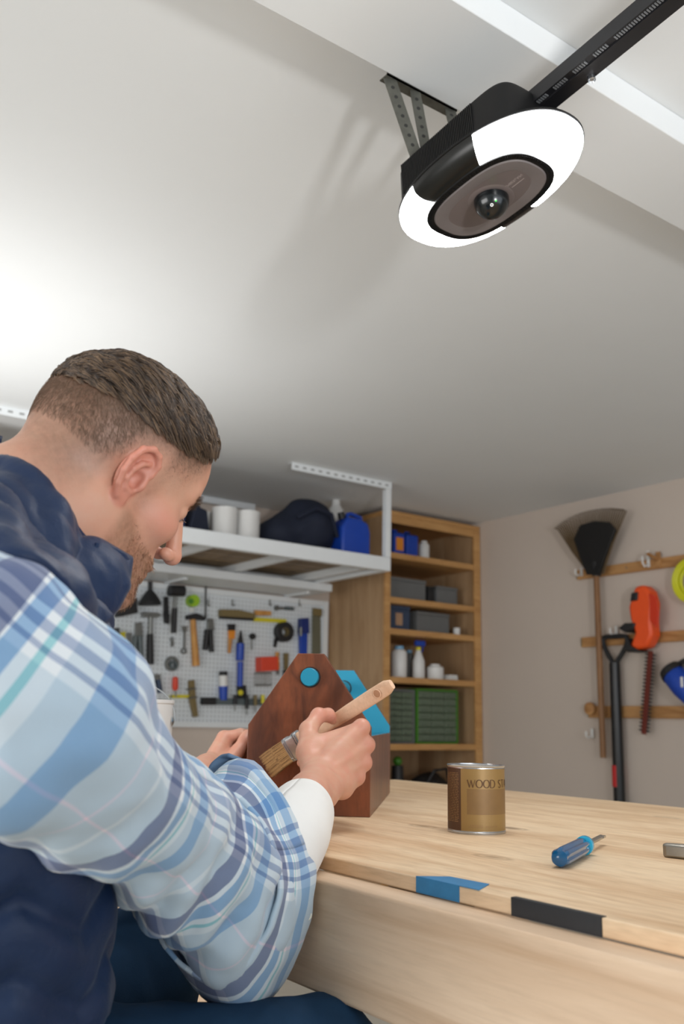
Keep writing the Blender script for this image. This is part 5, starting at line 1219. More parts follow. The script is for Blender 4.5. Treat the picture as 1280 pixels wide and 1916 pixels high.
def perf(x0, x1, y):
    b = MB(); b.bx(x0, x1, y, y+0.003, CEIL-0.04, CEIL-0.0005); b.bx(x0, x1, y+0.0031, y+0.035, CEIL-0.0035, CEIL-0.0005); o = build(b, 'ceiling_bar', m_wmet, rk, 0)
    h_ = MB(); x = x0+0.03
    while x < x1-0.03: h_.box((x, y-0.0002, CEIL-0.02), (0.022, 0.0012, 0.010)); x += 0.05
    k = build(h_, 'bar_slots', mat('slot_shadow', (150, 152, 152), 0.7), o, 0); k['kind'] = 'stuff'
perf(2.50, RXb, RY); perf(RXa-0.05, 1.3, RY+0.06)
b = MB(); x0, z0 = xz(369, 922, 4.88); x1, z1 = xz(537, 953, 4.88); build(MB().bx(RXa, RXb-0.3, 4.875, 4.905, z0-0.05, z0), 'wall_bar', m_wmet, rk, 0)
DK = zb1-0.0035
def rx(px0, px1, Y, z=2.1): return xspan(px0, px1, Y, z)
for a, b, ty, yy, lab in ((372, 397, 956, 4.28, 'smallest white can, partly hidden at the left on the rack'), (399, 441, 946, 4.14, 'tallest white can on the rack'), (443, 483, 953, 4.14, 'white can beside the navy bag on the rack')):
    x0, x1 = rx(a, b, yy); c = np.array([(x0+x1)/2, yy, DK+0.0005]); r = (x1-x0)/2; h = zt((a+b)/2, ty, yy-r)-DK; t = thing('white_can', c, lab, 'can', 'white cans on the rack')
    build(MB().lathe(c, Z3, [(0, r*0.97), (0.004, r), (h-0.012, r), (h-0.010, r*1.02), (h, r*1.02), (h, r*0.92), (h-0.006, r*0.9)], 32), 'can_body', m_whp, t); build(MB().lathe(c+Z3*(h-0.006), Z3, [(0, r*0.89), (0.003, r*0.88), (0.004, r*0.5)], 32), 'lid', m_dbox, t)
yb = 4.22; x0, x1 = rx(486, 627, yb); cx = (x0+x1)/2; w = x1-x0; zt_ = zt(575, 938, yb); h = zt_-DK
bagc = np.array([cx+w*0.11, yb, DK+h*0.52])
sV, sQ = mesh_sdf(lambda p: smin(ell(p, bagc, (w*0.35, 0.15, h*0.52)), ell(p, np.array([cx-w*0.26, yb, DK+h*0.30]), (w*0.26, 0.12, h*0.34)), 0.08)-(0.006*vnoise(p, 7, 77)).astype(np.float32), bagc-[w, 0.25, h], bagc+[w*0.6, 0.25, h], 0.010)
sV[:, 2] = np.maximum(sV[:, 2], DK+0.0015); t = thing('duffel_bag', (cx, yb, DK+0.001), 'lumpy navy duffel bag on the overhead rack', 'bag'); np_mesh('bag_body', sV, sQ, m_navy, t, t.location)
build(MB().tube([bagc+[-w*.30, -.13, .02], bagc+[-w*.1, -.16, h*.25], bagc+[w*.12, -.15, h*.2], bagc+[w*.25, -.12, -.05]], 0.012, 8), 'strap', m_navy, t)
yj = 4.12; x0, x1 = rx(629, 682, yj); c = np.array([(x0+x1)/2, yj, DK+0.0005]); w = x1-x0; h = zt(655, 958, yj-.06)-DK
t = thing('jerry_can', c, 'blue plastic jerry can at the right end of the overhead rack', 'jerry can')
poly = [(-w/2, 0), (w/2, 0), (w*.5, h*.62), (w*.42, h*.82), (w*.12, h*.90), (-w*.30, h*.90), (-w*.5, h*.66)]
build(MB().prism(poly, c+Y3*0.06, X3, Z3, 0.12), 'can_body', m_bluep, t, 30, bevel=0.015, seg=3); build(MB().tube([c+X3*w*.40+Z3*h*.74, c+X3*w*.34+Z3*h*.97, c+Z3*h*1.02, c-X3*w*.12+Z3*h*1.0, c-X3*w*.16+Z3*h*.86], 0.012, 10), 'handle', m_bluep, t); build(MB().cyl(c-X3*w*.30+Z3*h*.88, c-X3*w*.36+Z3*h*1.02, 0.022, 0.020), 'spout_cap', m_dbox, t)
yw = 4.45; x0, x1 = rx(612, 642, yw); c = np.array([(x0+x1)/2, yw, DK+0.0005]); h = zt(627, 936, yw)-DK; t = thing('white_jug', c, 'white jug standing behind the blue jerry can on the rack', 'jug')
build(MB().lathe(c, Z3, [(0, 0.07), (0.01, 0.075), (h*.72, 0.072), (h*.86, 0.045), (h*.93, 0.025)], 24), 'jug_body', m_whp, t); build(MB().cyl(c+Z3*h*.92, c+Z3*h, 0.027, 0.025), 'cap', m_whp, t)
x0, x1 = rx(338, 384, 4.2); c = np.array([(x0+x1)/2, 4.2, DK+0.0005]); h = zt(355, 950, 4.2)-DK; t = thing('tool_case', c, 'dark navy case beyond the man on the overhead rack', 'case')
build(MB().prism([(-(x1-x0)/2, 0), ((x1-x0)/2, 0), ((x1-x0)*.3, h*.9), (-(x1-x0)*.2, h)], c+Y3*.08, X3, Z3, .16), 'case_body', m_navy, t, 20, bevel=0.01); build(MB().tube([c+[-.04, 0, h*.93], c+[-.02, 0, h*1.1], c+[.03, 0, h*1.08], c+[.04, 0, h*.92]], 0.008, 8), 'handle', m_navy, t)
x0, x1 = rx(296, 336, 4.2); c = np.array([(x0+x1)/2, 4.25, DK+0.0005]); t = thing('storage_bin', c, 'dusty blue bin at the left on the overhead rack', 'bin'); build(MB().box(c+Z3*.07, (x1-x0, .25, .14)), 'bin_body', mat('dusty_blue', (58, 66, 104), 0.5), t, 0, bevel=0.01); build(MB().box(c+Z3*.15, (x1-x0+.01, .26, .02)), 'lid', m_navy, t, 0, bevel=0.006)
# ------------------------------------------------------------------ white wall shelf and the pegboard
sf = 4.56; zs0, zs1 = xz(621, 1107, sf)[1], xz(621, 1093, sf)[1]; xs1 = xz(622, 1100, sf)[0]
ws = thing('wall_shelf', (2.5, 4.75, zs0), 'long white wall shelf above the pegboard', 'wall shelf')
build(MB().bx(1.0, xs1, sf, 4.92, zs0, zs1), 'shelf_board', m_wmet, ws, 0, bevel=0.004)
for x in (1.3, 2.3, xs1-0.12): build(MB().bx(x, x+0.02, 4.66, 4.919, zs0-0.012, zs0-0.0005), 'bracket', m_wmet, ws, 0)
PBY = 4.905; pz0, pz1 = xz(460, 1362, PBY)[1], zs0-0.012; pxr = xz(611, 1200, PBY)[0]
m_peg, nt, b_ = newmat('pegboard_white'); v = coords(nt); sp_ = nt.nodes.new('ShaderNodeSeparateXYZ'); nt.links.new(v, sp_.inputs[0])
def cell(o): return math_(nt, 'SUBTRACT', math_(nt, 'FRACT', math_(nt, 'MULTIPLY', o, 1/0.0254)), 0.5)
cx_, cz_ = cell(sp_.outputs[0]), cell(sp_.outputs[2]); dd_ = math_(nt, 'SQRT', math_(nt, 'ADD', math_(nt, 'MULTIPLY', cx_, cx_), math_(nt, 'MULTIPLY', cz_, cz_)))
nt.links.new(mixrgb(nt, math_(nt, 'LESS_THAN', dd_, 0.13), lin((214, 220, 224)), lin((96, 98, 100))), b_.inputs['Base Color']); b_.inputs['Roughness'].default_value = 0.5
pbd = thing('pegboard', ((1.2+pxr)/2, 4.915, pz0), 'large white perforated tool board on the back wall', 'pegboard')
build(MB().bx(1.0, pxr, PBY, 4.928, pz0, pz1), 'board', m_peg, pbd, 0)
for a, b, c_, d_ in ((pxr-0.035, pxr, pz0, pz1), (1.0, pxr-0.036, pz0, pz0+0.03), (1.0, pxr-0.036, pz1-0.03, pz1)): build(MB().bx(a, b, PBY-0.012, PBY-0.0002, c_, d_), 'frame_strip', m_wmet, pbd, 0)
PX = 5.6/1735
def pp(x, y, off=0.0): p = onY(x, y, PBY-off); return p
class Tool:
    def __init__(s, name, label, cat, px, py, group=None): s.t = thing(name, pp(px, py, 0.01), label, cat, group)
    def rod(s, part, m, x0, y0, x1, y1, w0, w1=None, off=0.02):
        build(MB().cyl(pp(x0, y0, off), pp(x1, y1, off), w0*PX/2, (w1 or w0)*PX/2, 12), part, m, s.t); return s
    def slab(s, part, m, pts, dep=0.014, off=0.006, bev=0.002):
        P = [pp(*q) for q in pts]; o = P[0]; build(MB().prism([(p[0]-o[0], p[2]-o[2]) for p in P], (o[0], PBY-off, o[2]), X3, Z3, dep), part, m, s.t, 20, bevel=bev); return s
    def disc(s, part, m, x, y, r, r2=0, dep=0.03, off=0.004):
        c = pp(x, y, off); prof = [(0, r2*PX), (0, r*PX*.94), (0.003, r*PX), (dep-.003, r*PX), (dep, r*PX*.94), (dep, r2*PX)]
        mb = MB().lathe(c, -Y3, prof, 28, cap=(r2 == 0))
        if r2: n_ = 28; o = 5*n_; mb.f += [(i, (i+1) % n_, o+(i+1) % n_, o+i) for i in range(n_)]; mb.m += [0]*n_
        build(mb, part, m, s.t); return s
    def cone(s, part, m, x0, y0, x1, y1, prof, off=0.03):
        a, b = pp(x0, y0, off), pp(x1, y1, off); L = np.linalg.norm(b-a); build(MB().lathe(a, b-a, [(t*L, r*PX) for t, r in prof], 20), part, m, s.t); return s
Tool('rubber_plunger', 'black bell-shaped plunger at the top left of the pegboard', 'plunger', 280, 1110).rod('stick', m_drk, 281, 1088, 281, 1106, 8).cone('cup', m_drk, 281, 1104, 281, 1132, [(0, 4), (.35, 12), (.75, 18), (1, 20)], 0.075)
Tool('black_pouch', 'black fabric pouch hanging left of the plunger', 'pouch', 232, 1138).slab('pouch', m_drk, [(212, 1130), (248, 1124), (251, 1148), (214, 1156)], 0.05).slab('flap', m_drk, [(212, 1126), (248, 1120), (249, 1130), (212, 1137)], 0.01, 0.056)
Tool('tool_bag', 'black square tool pouch low at the left of the pegboard', 'pouch', 199, 1205).slab('pouch', m_drk, [(182, 1182), (214, 1180), (214, 1236), (186, 1240)], 0.06).slab('flap', mat('grey_fabric', (66, 68, 70), 0.8), [(182, 1178), (214, 1176), (214, 1190), (182, 1192)], 0.01, 0.066)
Tool('black_mallet', 'black rubber mallet with grey shaft on the pegboard', 'mallet', 330, 1110).rod('head', m_drk, 317, 1105, 344, 1106, 20, off=0.046).rod('shaft', m_gst, 329, 1110, 327, 1140, 6, off=0.04).rod('grip', m_drk, 327, 1138, 325, 1184, 10, off=0.04)
Tool('black_pry_bar', 'flat black pry bar between plunger and mallet', 'pry bar', 309, 1140).slab('bar', m_drk, [(305, 1117), (313, 1117), (314, 1150), (304, 1150)], 0.012).slab('claw', m_drk, [(304, 1150), (314, 1150), (313, 1168), (305, 1166)], 0.024)
Tool('lime_tape_measure', 'lime green round tape measure above the wooden hammer', 'tape measure', 357, 1125).disc('case', m_lime, 357, 1125, 11, 0, 0.05).disc('hub', m_grn, 357, 1125, 5, 0, 0.006, 0.055).slab('tab', m_whp, [(353, 1137), (361, 1137), (361, 1146), (353, 1146)], 0.008)
Tool('yellow_level', 'short yellow spirit level left of the black-handled hammer', 'level', 224, 1204).slab('body', m_yel, [(221, 1184), (231, 1182), (228, 1226), (217, 1226)], 0.025).slab('vial', m_lime, [(222, 1200), (228, 1200), (227, 1208), (221, 1208)], 0.004, 0.0315)
Tool('putty_knife', 'grey putty knife with a dark handle left of the hammers', 'putty knife', 240, 1215).slab('blade', m_gst, [(236, 1184), (246, 1184), (245, 1210), (237, 1210)], 0.004).rod('handle', m_drk, 241, 1208, 239, 1236, 8)
Tool('tin_snips', 'grey tin snips with spread handles left of the hammers', 'snips', 258, 1200).slab('blades', m_gst, [(251, 1166), (263, 1164), (265, 1190), (250, 1192)], 0.016).rod('handle', mat('slate_grip', (86, 96, 98), 0.5), 254, 1190, 250, 1236, 9).rod('handle', MATS['slate_grip'], 262, 1190, 264, 1232, 9)
Tool('claw_hammer', 'claw hammer with black grip on the pegboard', 'hammer', 281, 1160).slab('head', m_gst, [(263, 1146), (290, 1147), (298, 1152), (290, 1156), (268, 1155), (262, 1156)], 0.03, 0.01).rod('shaft', m_gst, 282, 1154, 281, 1190, 8, off=0.025).rod('grip', m_drk, 281, 1186, 281, 1243, 11, 13, off=0.025)
Tool('claw_hammer', 'claw hammer with yellow wooden handle on the pegboard', 'hammer', 363, 1165).slab('head', m_drk, [(345, 1152), (362, 1148), (380, 1156), (378, 1162), (362, 1160), (345, 1160)], 0.034, 0.01).rod('handle', m_hw, 361, 1158, 367, 1246, 10, 14, off=0.027)
Tool('wrench', 'small steel wrench left of the wooden-handled hammer', 'wrench', 343, 1200).slab('shaft', m_gst, [(342, 1180), (346, 1180), (345, 1216), (341, 1216)], 0.008).disc('ring_end', m_gst, 343, 1218, 6, 3, 0.008, 0.005).slab('jaw', m_gst, [(338, 1172), (349, 1172), (347, 1182), (341, 1182)], 0.010)
Tool('key_ring', 'tiny dull metal part hanging under the mallet', 'metal part', 321, 1200).disc('ring', m_gst, 321, 1196, 4, 2, 0.006).slab('tag', m_gst, [(318, 1200), (324, 1200), (324, 1210), (318, 1210)], 0.005)
Tool('chain_coil', 'grey round coil of chain below the mallet', 'chain', 320, 1240).disc('outer_coil', m_gst, 320, 1242, 13, 8, 0.02).disc('inner_coil', MATS['slate_grip'], 322, 1245, 8, 4, 0.028)
Tool('pliers', 'black-handled pliers right of the wooden-handled hammer', 'pliers', 390, 1190).slab('jaws', m_gst, [(386, 1158), (396, 1158), (398, 1180), (385, 1180)], 0.018).rod('handle', m_drk, 388, 1178, 384, 1216, 10).rod('handle', m_drk, 394, 1178, 396, 1220, 9)
Tool('hanging_rod', 'thin dark rod hanging above the pliers', 'rod', 385, 1130).rod('rod', m_drk, 385, 1100, 385, 1156, 3).disc('eyelet', m_gst, 385, 1099, 3, 1.5, 0.006)
Tool('wooden_brush', 'long dark olive wooden bench brush at the top middle of the pegboard', 'brush', 438, 1148).slab('back', m_olive, [(407, 1141), (440, 1142), (471, 1149), (471, 1158), (440, 1156), (407, 1154)], 0.04).slab('bristles', m_drk, [(408, 1154), (470, 1158), (470, 1162), (408, 1158)], 0.03)
Tool('try_square', 'yellow wooden try square right of the long brush', 'square', 490, 1150).slab('stock', m_hw, [(474, 1142), (504, 1144), (504, 1152), (474, 1152)], 0.02).slab('blade', m_yel, [(472, 1155), (534, 1159), (534, 1166), (472, 1163)], 0.008)
Tool('paint_brush', 'small paint brush with orange ferrule hanging upright on the pegboard', 'paint brush', 430, 1190).slab('bristles', m_drk, [(424, 1168), (438, 1168), (437, 1180), (425, 1180)], 0.016).slab('ferrule', m_org, [(425, 1180), (437, 1180), (436, 1196), (426, 1196)], 0.018).rod('handle', m_hw, 431, 1195, 429, 1222, 9, 6)
Tool('caulk_tube', 'blue pointed caulk tube beside the hanging paint brush', 'tube', 450, 1210).cone('nozzle', m_drk, 451, 1180, 450, 1206, [(0, 1.5), (1, 6)]).cone('tube', m_bluep, 450, 1204, 449, 1236, [(0, 7.5), (.95, 7.5), (1, 7)])
Tool('dial_gauge', 'small dark dial gauge between the blue tube and the tape roll', 'gauge', 471, 1195).disc('dial', m_drk, 471, 1191, 6, 0, 0.02).rod('stem', m_gst, 471, 1196, 471, 1216, 3)
Tool('tape_roll', 'large black tape roll at the upper right of the pegboard', 'tape roll', 527, 1182).disc('roll', m_drk, 527, 1183, 19, 9, 0.05).disc('core', m_olive, 527, 1183, 9, 7.5, 0.045).slab('loose_end', m_drk, [(512, 1194), (518, 1198), (514, 1212), (510, 1210)], 0.01)
Tool('bar_clamp', 'upright blue bar clamp at the right of the pegboard', 'clamp', 563, 1190).slab('bar', m_bluep, [(557, 1184), (570, 1184), (569, 1226), (558, 1226)], 0.03).slab('jaw', mat('deep_blue', (24, 44, 110), 0.45), [(556, 1158), (570, 1157), (571, 1186), (556, 1186)], 0.045).rod('screw', m_gst, 563, 1174, 563, 1190, 5, off=0.055)
Tool('hand_saw', 'olive-grey saw blade hanging at the right edge of the pegboard', 'saw', 590, 1180).slab('blade', mat('old_steel', (116, 116, 98), 0.5, 0.4), [(583, 1140), (598, 1142), (599, 1224), (582, 1226)], 0.006).slab('handle', m_olive, [(583, 1138), (598, 1140), (598, 1154), (583, 1152)], 0.024)
Tool('sanding_box', 'orange-red box on the pegboard left of the caddy top', 'box', 492, 1242).slab('box', m_red, [(477, 1230), (508, 1229), (509, 1255), (477, 1257)], 0.07).slab('end_cap', m_org, [(509, 1232), (512, 1232), (512, 1254), (509, 1254)], 0.06)
tl = Tool('wire_basket', 'grey wire basket under the orange-red box', 'basket', 492, 1270)
for k in range(7): tl.rod('wire', m_gst, 478+4.8*k, 1258, 478+4.8*k, 1282, 2, off=0.07)
tl.rod('rim', m_gst, 477, 1259, 508, 1259, 3, off=0.07).rod('rim', m_gst, 477, 1282, 508, 1282, 3, off=0.07)
Tool('file_set', 'wooden-handled chisel beside the orange-red box', 'chisel', 520, 1238).rod('handle', m_hw, 519, 1220, 518, 1240, 8).slab('blade', m_gst, [(515, 1240), (522, 1240), (521, 1262), (516, 1262)], 0.006)
Tool('rasp', 'dark olive rasp left of the caddy peak', 'rasp', 533, 1240).slab('blade', m_olive, [(529, 1222), (538, 1222), (537, 1256), (530, 1256)], 0.01).rod('handle', m_drk, 533, 1254, 533, 1272, 7)
Tool('glue_bottle', 'white bottle with blue base in the middle of the pegboard', 'bottle', 418, 1280).cone('cap', m_drk, 418, 1256, 418, 1264, [(0, 7), (1, 8)]).cone('bottle', m_whp, 418, 1264, 418, 1284, [(0, 8), (1, 8)]).cone('base', m_bluep, 418, 1284, 418, 1310, [(0, 8.5), (1, 7)])
Tool('caulk_gun', 'blue caulking gun pointing up right of the glue bottle', 'caulking gun', 449, 1265).rod('barrel', m_bluep, 450, 1238, 449, 1284, 11, off=0.03).slab('grip', m_drk, [(441, 1284), (455, 1282), (458, 1308), (443, 1308)], 0.03).disc('knob', m_yel, 449, 1296, 5, 0, 0.012, 0.038)
Tool('red_screwdriver', 'red-handled screwdriver above the paint pail', 'screwdriver', 328, 1280).cone('handle', m_red, 328, 1266, 328, 1292, [(0, 3), (.1, 5), (.8, 5.5), (1, 3.5)]).rod('shank', m_gst, 328, 1292, 329, 1304, 2.5, off=0.03)
Tool('yellow_rule', 'short yellow rule behind the paint pail', 'rule', 340, 1303).slab('rule', m_yel, [(316, 1300), (358, 1300), (358, 1306), (316, 1306)], 0.01).slab('hook_end', m_gst, [(316, 1300), (319, 1300), (319, 1306), (316, 1306)], 0.004, 0.0165)
Tool('hand_plane', 'narrow dark wooden clamp hanging right of the paint pail', 'clamp', 357, 1305).slab('jaw', m_olive, [(350, 1274), (359, 1272), (362, 1310), (366, 1340), (359, 1342), (352, 1312)], 0.03).rod('screw', m_gst, 349, 1290, 366, 1288, 3, off=0.04).rod('screw', m_gst, 352, 1306, 369, 1304, 3, off=0.04)
Tool('blue_pliers', 'blue-handled pliers behind the wire bail of the pail', 'pliers', 292, 1275).slab('jaws', m_gst, [(286, 1262), (298, 1262), (297, 1274), (287, 1274)], 0.014).rod('handle', MATS['slate_carton'], 288, 1272, 284, 1296, 9).rod('handle', MATS['slate_carton'], 296, 1272, 300, 1296, 9)
Tool('blue_pliers', 'dark blue cutters at the left above the paint pail', 'cutters', 255, 1270).slab('jaws', m_drk, [(248, 1256), (262, 1256), (260, 1268), (250, 1268)], 0.014).rod('handle', MATS['slate_carton'], 251, 1266, 247, 1288, 9).rod('handle', MATS['slate_carton'], 259, 1266, 263, 1288, 9)
Tool('socket_wrench', 'steel ratchet wrench at the top right of the pegboard', 'wrench', 530, 1138).slab('shaft', m_gst, [(515, 1136), (546, 1136), (546, 1141), (515, 1141)], 0.012).disc('head', m_gst, 516, 1138, 5, 0, 0.02).rod('grip', MATS['slate_grip'], 534, 1138, 549, 1139, 7)
ts_ = Tool('tool_tray', 'long dark magnetic tool bar near the bottom of the pegboard', 'tool bar', 440, 1312); ts_.slab('bar', MATS['slate_grip'], [(374, 1306), (500, 1308), (500, 1320), (374, 1318)], 0.03).slab('end_cap', m_drk, [(374, 1305), (398, 1305), (398, 1319), (374, 1319)], 0.04)
for k, (x, L, mm, nm_, lb_) in enumerate(((440, 18, m_drk, 'drill_chuck', 'black handle with a yellow spot on the tool bar'), (462, 26, m_drk, 'long_punch', 'dark punch hanging from the middle of the tool bar'), (478, 20, m_olive, 'awl', 'olive awl hanging right on the tool bar'), (492, 16, m_yel, 'marker', 'yellow marker hanging at the right end of the tool bar'))):
    Tool(nm_, lb_, 'tool', x, 1305).rod('handle', mm, x, 1300, x, 1300+L, 7, off=0.05).rod('tip', m_gst, x, 1300+L, x, 1300+L+12, 3, off=0.05)
for x, w_ in ((390, 'above the pliers'), (435, 'above the long brush'), (505, 'above the yellow square'), (560, 'above the bar clamp')): Tool('peg_hook', 'small steel peg hook '+w_, 'hook', x, 1125, 'peg hooks').rod('shank', m_gst, x, 1122, x, 1132, 3, off=0.012).rod('tip', m_gst, x, 1132, x+3, 1133, 3, off=0.02)
# ------------------------------------------------------------------ garden tools on the right wall
w_rail = wood('pine_rail', (196, 150, 98), (160, 112, 66), (6, 0.8, 6), 2.5, 0.6, knots=0.6)
RX = WX-0.0005
def wp(px, py, off=0.03): return onX(px, py, WX-off)
for nm_, z0, z1, y1, lab in (('top', 1.928, 1.985, 3.535, 'top wooden rail behind the rake head on the right wall'), ('mid', 1.535, 1.592, 3.52, 'middle wooden rail behind the rake and spade on the right wall'), ('low', 1.142, 1.207, 3.49, 'lowest wooden rail on the right wall')):
    t = thing('tool_rail', (RX, (y1+2.2)/2, z0), lab, 'rail', 'wooden rails on the right wall')
    build(MB().bx(RX-0.02, RX, 2.2, y1, z0, z1), 'board', w_rail, t, 0, bevel=0.003)
    build(MB().bx(RX-0.0212, RX-0.0201, y1-0.006, y1, z0+0.006, z1-0.006), 'end_grain', MATS['olive_wood'], t, 0)
    for yy in (y1-0.35, y1-0.9): build(MB().cyl((RX-0.0215, yy, (z0+z1)/2), (RX-0.0199, yy, (z0+z1)/2), 0.005), 'screw', m_gst, t)
def hook(px, py, lab, h=0.05):
    p = wp(px, py, 0.024); t = thing('wall_hook', p, lab, 'hook'); build(MB().box(p, (0.004, 0.018, h)), 'plate', m_whp, t, 0, bevel=0.001)
    build(MB().tube([p+[-0.003, 0, -h*.3], p+[-0.035, 0, -h*.5], p+[-0.05, 0, -h*.3], p+[-0.052, 0, 0.01]], 0.005, 8), 'arm', m_whp, t)
hook(1088, 1070, 'white hook at the left end of the top rail'); hook(1213, 1046, 'white hook on the top rail above the hedge trimmer', 0.09); hook(1153, 1180, 'white hook above the spade handle'); hook(1108, 1372, 'white hook hanging under the lowest rail')
p = wp(1232, 1047, 0.024); t = thing('wall_peg', p, 'pale wooden peg sticking out of the top rail', 'peg'); build(MB().box(p, (0.010, 0.028, 0.085)), 'plate', w_rail, t, 0, bevel=0.002); build(MB().cyl(p-X3*0.005, p-X3*0.09+Z3*0.02, 0.010), 'peg', w_rail, t)
p = wp(1107, 1326, 0.024); t = thing('wall_peg', p, 'round wooden knob at the left end of the lowest rail', 'peg'); build(MB().lathe(p+X3*0.003, -X3, [(0, 0.028), (0.012, 0.036), (0.026, 0.034), (0.032, 0.02)], 24), 'knob', w_rail, t); build(MB().cyl(p+X3*0.02, p+X3*0.002, 0.012), 'stem', w_rail, t)
# leaf rake
ro = 0.075; ng = wp(1116, 1076, ro); t = thing('leaf_rake', ng*[1, 1, 0]+[0, 0, 0.93], 'black leaf rake hung head up on the right wall', 'rake')
he = wp(1129, 1418, ro); build(MB().tube([ng+(ng-he)*0.02, ng, (ng+he)/2, he], [0.014, 0.017, 0.018, 0.017], 12), 'handle', wood('rake_handle', (150, 110, 74), (116, 80, 50), (9, 9, 1)), t)
fan = [wp(1045, 991, ro+0.03), wp(1063, 977, ro+0.035), wp(1090, 964, ro+0.04), wp(1118, 957, ro+0.042), wp(1146, 954, ro+0.04), wp(1172, 956, ro+0.03)]; tip = catmull(np.array(fan), 30)
root_a, root_b = wp(1103, 1074, ro), wp(1129, 1074, ro)
mb = MB()
for k in range(30):
    r_ = root_a+(root_b-root_a)*(k/29.0); b_ = tip[k]; m_ = (r_+b_)/2+np.array([-0.012, 0, 0]); mb.tube([r_, m_, b_, b_+np.array([-0.035, 0, 0.004])], [0.005, 0.0050, 0.0046, 0.003], 5)
o = build(mb, 'tines', mat('rake_tine', (92, 74, 50), 0.6, var=0.2), t); o['kind'] = 'stuff'
sh = [wp(1104, 1076, ro-.004), wp(1128, 1076, ro-.004), wp(1136, 1050, ro), wp(1158, 992, ro+.02), wp(1145, 978, ro+.024), wp(1118, 976, ro+.026), wp(1092, 984, ro+.022), wp(1080, 1010, ro+.012), wp(1092, 1046, ro)]
mb = MB(); n_ = len(sh); mb.add([q-X3*0.032 for q in sh]+[q-X3*0.014 for q in sh], [tuple(range(n_)), tuple(range(2*n_-1, n_-1, -1))]+[(i, (i+1) % n_, n_+(i+1) % n_, n_+i) for i in range(n_)]); build(mb, 'head_plate', mat('rake_black', (14, 14, 15), 0.5), t, 20, bevel=0.003)
build(MB().cyl(wp(1116, 1078, ro), wp(1117, 1052, ro+.002), 0.024, 0.034), 'socket', m_drk, t)
# spade with D handle
so = 0.06; sa, sb = wp(1150, 1240, so), wp(1160, 1510, so); dr = nrm(sb-sa); t = thing('garden_spade', np.array([sb[0], sb[1]-0.01, 0.3]), 'black garden spade with D handle leaning on the right wall', 'spade')
build(MB().tube([sa, sb, sb+dr*0.02], [0.030, 0.031, 0.03], 16), 'shaft', mat('black_shaft', (20, 21, 23), 0.35), t)
d0, d1, d2, d3 = wp(1150, 1246, so), wp(1132, 1212, so), wp(1130, 1194, so), wp(1172, 1192, so)
build(MB().tube(list(catmull(np.array([d0, d1, d2, wp(1151, 1191, so), d3, wp(1170, 1212, so), d0]), 40)), 0.014, 10), 'd_handle', m_drk, t)
build(MB().lathe(wp(1156, 1432, so), dr, [(0, 0.0316), (0.11, 0.0318)], 20), 'red_label', mat('red_label', (190, 40, 40), 0.5), t)
build(MB().prism([(-.10, 0), (-.08, -.24), (0, -.30), (.08, -.24), (.10, 0), (.03, .02), (-.03, .02)], sb-Z3*0.0+X3*.004, -Y3, Z3, 0.008), 'blade', m_gst, t, 20)
# hedge trimmer
ho = 0.07
def wslab(part, m, pts, dep, off, parent, bev=0.006):
    P = [wp(q[0], q[1], off) for q in pts]; mb = MB(); n_ = len(P); mb.add([q-X3*dep for q in P]+P, [tuple(range(n_)), tuple(range(2*n_-1, n_-1, -1))]+[(i, (i+1) % n_, n_+(i+1) % n_, n_+i) for i in range(n_)]); return build(mb, part, m, parent, 20, bevel=bev)
t = thing('hedge_trimmer', wp(1204, 1374, ho), 'orange hedge trimmer hanging blade down on the right wall', 'hedge trimmer')
wslab('motor_housing', m_org2, [(1206, 1100), (1222, 1097), (1232, 1108), (1238, 1130), (1236, 1165), (1238, 1190), (1228, 1212), (1208, 1218), (1197, 1210), (1206, 1186), (1197, 1160), (1194, 1138), (1200, 1118)], 0.085, 0.04, t, 0.015)
wslab('housing_panel', mat('deep_orange', (206, 52, 18), 0.4), [(1216, 1110), (1229, 1116), (1234, 1150), (1230, 1176), (1218, 1160)], 0.006, 0.1255, t, 0.002)
wslab('switch_grip', m_drk, [(1200, 1112), (1212, 1110), (1211, 1126), (1198, 1128)], 0.09, 0.045, t)
wslab('front_guard', m_drk, [(1178, 1178), (1190, 1168), (1210, 1168), (1206, 1180), (1190, 1186)], 0.10, 0.035, t); wslab('front_guard', m_drk, [(1186, 1214), (1196, 1196), (1200, 1210), (1218, 1220), (1196, 1222)], 0.10, 0.035, t)
b0, b1 = wp(1218, 1218, ho), wp(1205, 1374, ho); bd = nrm(b1-b0); bw_ = nrm(np.cross(bd, X3)); BLn = np.linalg.norm(b1-b0)
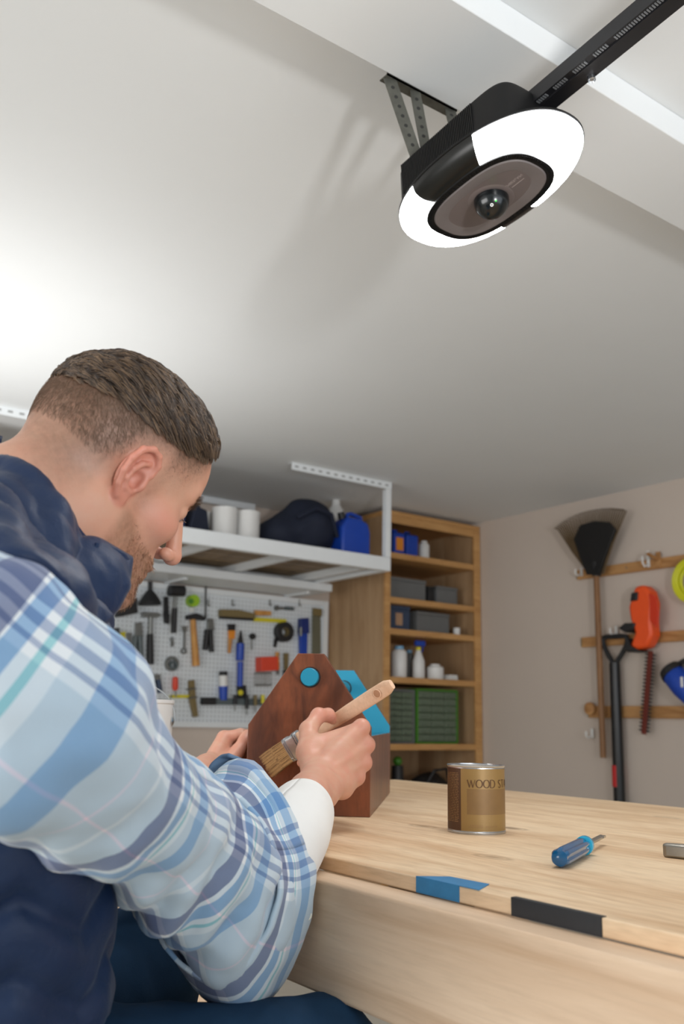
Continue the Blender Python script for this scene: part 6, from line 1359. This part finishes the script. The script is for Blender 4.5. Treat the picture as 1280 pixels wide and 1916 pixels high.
build(MB().box((b0+b1)/2, (BLn, 0.030, 0.008), (bd, bw_, X3)), 'blade_bar', mat('rust_red', (110, 44, 32), 0.5, 0.3), t, 0, bevel=0.002)
for k in range(22):
    for sg in (-1, 1):
        c = b0+bd*(0.02+(BLn-0.04)*k/21)+bw_*sg*0.019; build(MB().prism([(-.0075, 0), (.0075, 0), (.0035, .019), (-.0035, .019)], c-bw_*sg*0.006+X3*.003, bd, bw_*sg, 0.006*sg), 'tooth', m_drk, t, 0)
# blue blower and yellow cord coil at the right edge of the picture
t = thing('leaf_blower', wp(1285, 1305, 0.10), 'blue handheld blower with black intake at the right edge of the picture', 'leaf blower')
a, b = wp(1258, 1258, 0.11), wp(1330, 1345, 0.11); ax_ = nrm(b-a)
build(MB().lathe(a, ax_, [(0, 0.052), (0.02, 0.062), (0.10, 0.064), (0.16, 0.055), (0.22, 0.040), (0.30, 0.034)], 24), 'housing', m_bluep, t)
build(MB().lathe(a-ax_*0.03, ax_, [(0, 0.040), (0.006, 0.056), (0.032, 0.064), (0.045, 0.0645)], 24), 'intake', m_drk, t)
build(MB().tube([a+ax_*0.03+Z3*0.05, a+ax_*0.06+Z3*0.10-Y3*.03, a+ax_*0.14+Z3*0.10-Y3*.03, a+ax_*0.18+Z3*0.04], 0.016, 10), 'handle', m_drk, t)
c = wp(1276, 1276, 0.174); build(MB().box(c, (0.002, 0.014, 0.05), None), 'white_decal', m_whp, t, 0)
c = wp(1303, 1087, 0.05); t = thing('cord_coil', c, 'yellow-green coiled hose hanging at the right edge of the picture', 'hose')
for k in range(7):
    r_ = 0.112-0.010*(k % 4); off = -0.012-0.02*(k//4); build(MB().tube([c+np.array([off, r_*math.cos(q), r_*math.sin(q)]) for q in np.linspace(0, 2*math.pi, 33)], 0.0095, 8, cap=False), 'loop', mat('hose_lime', (206, 206, 30), 0.45), t)
build(MB().box(c+[-0.02, 0, 0.092], (0.06, 0.02, 0.06)), 'tie', m_drk, t, 0, bevel=0.004)
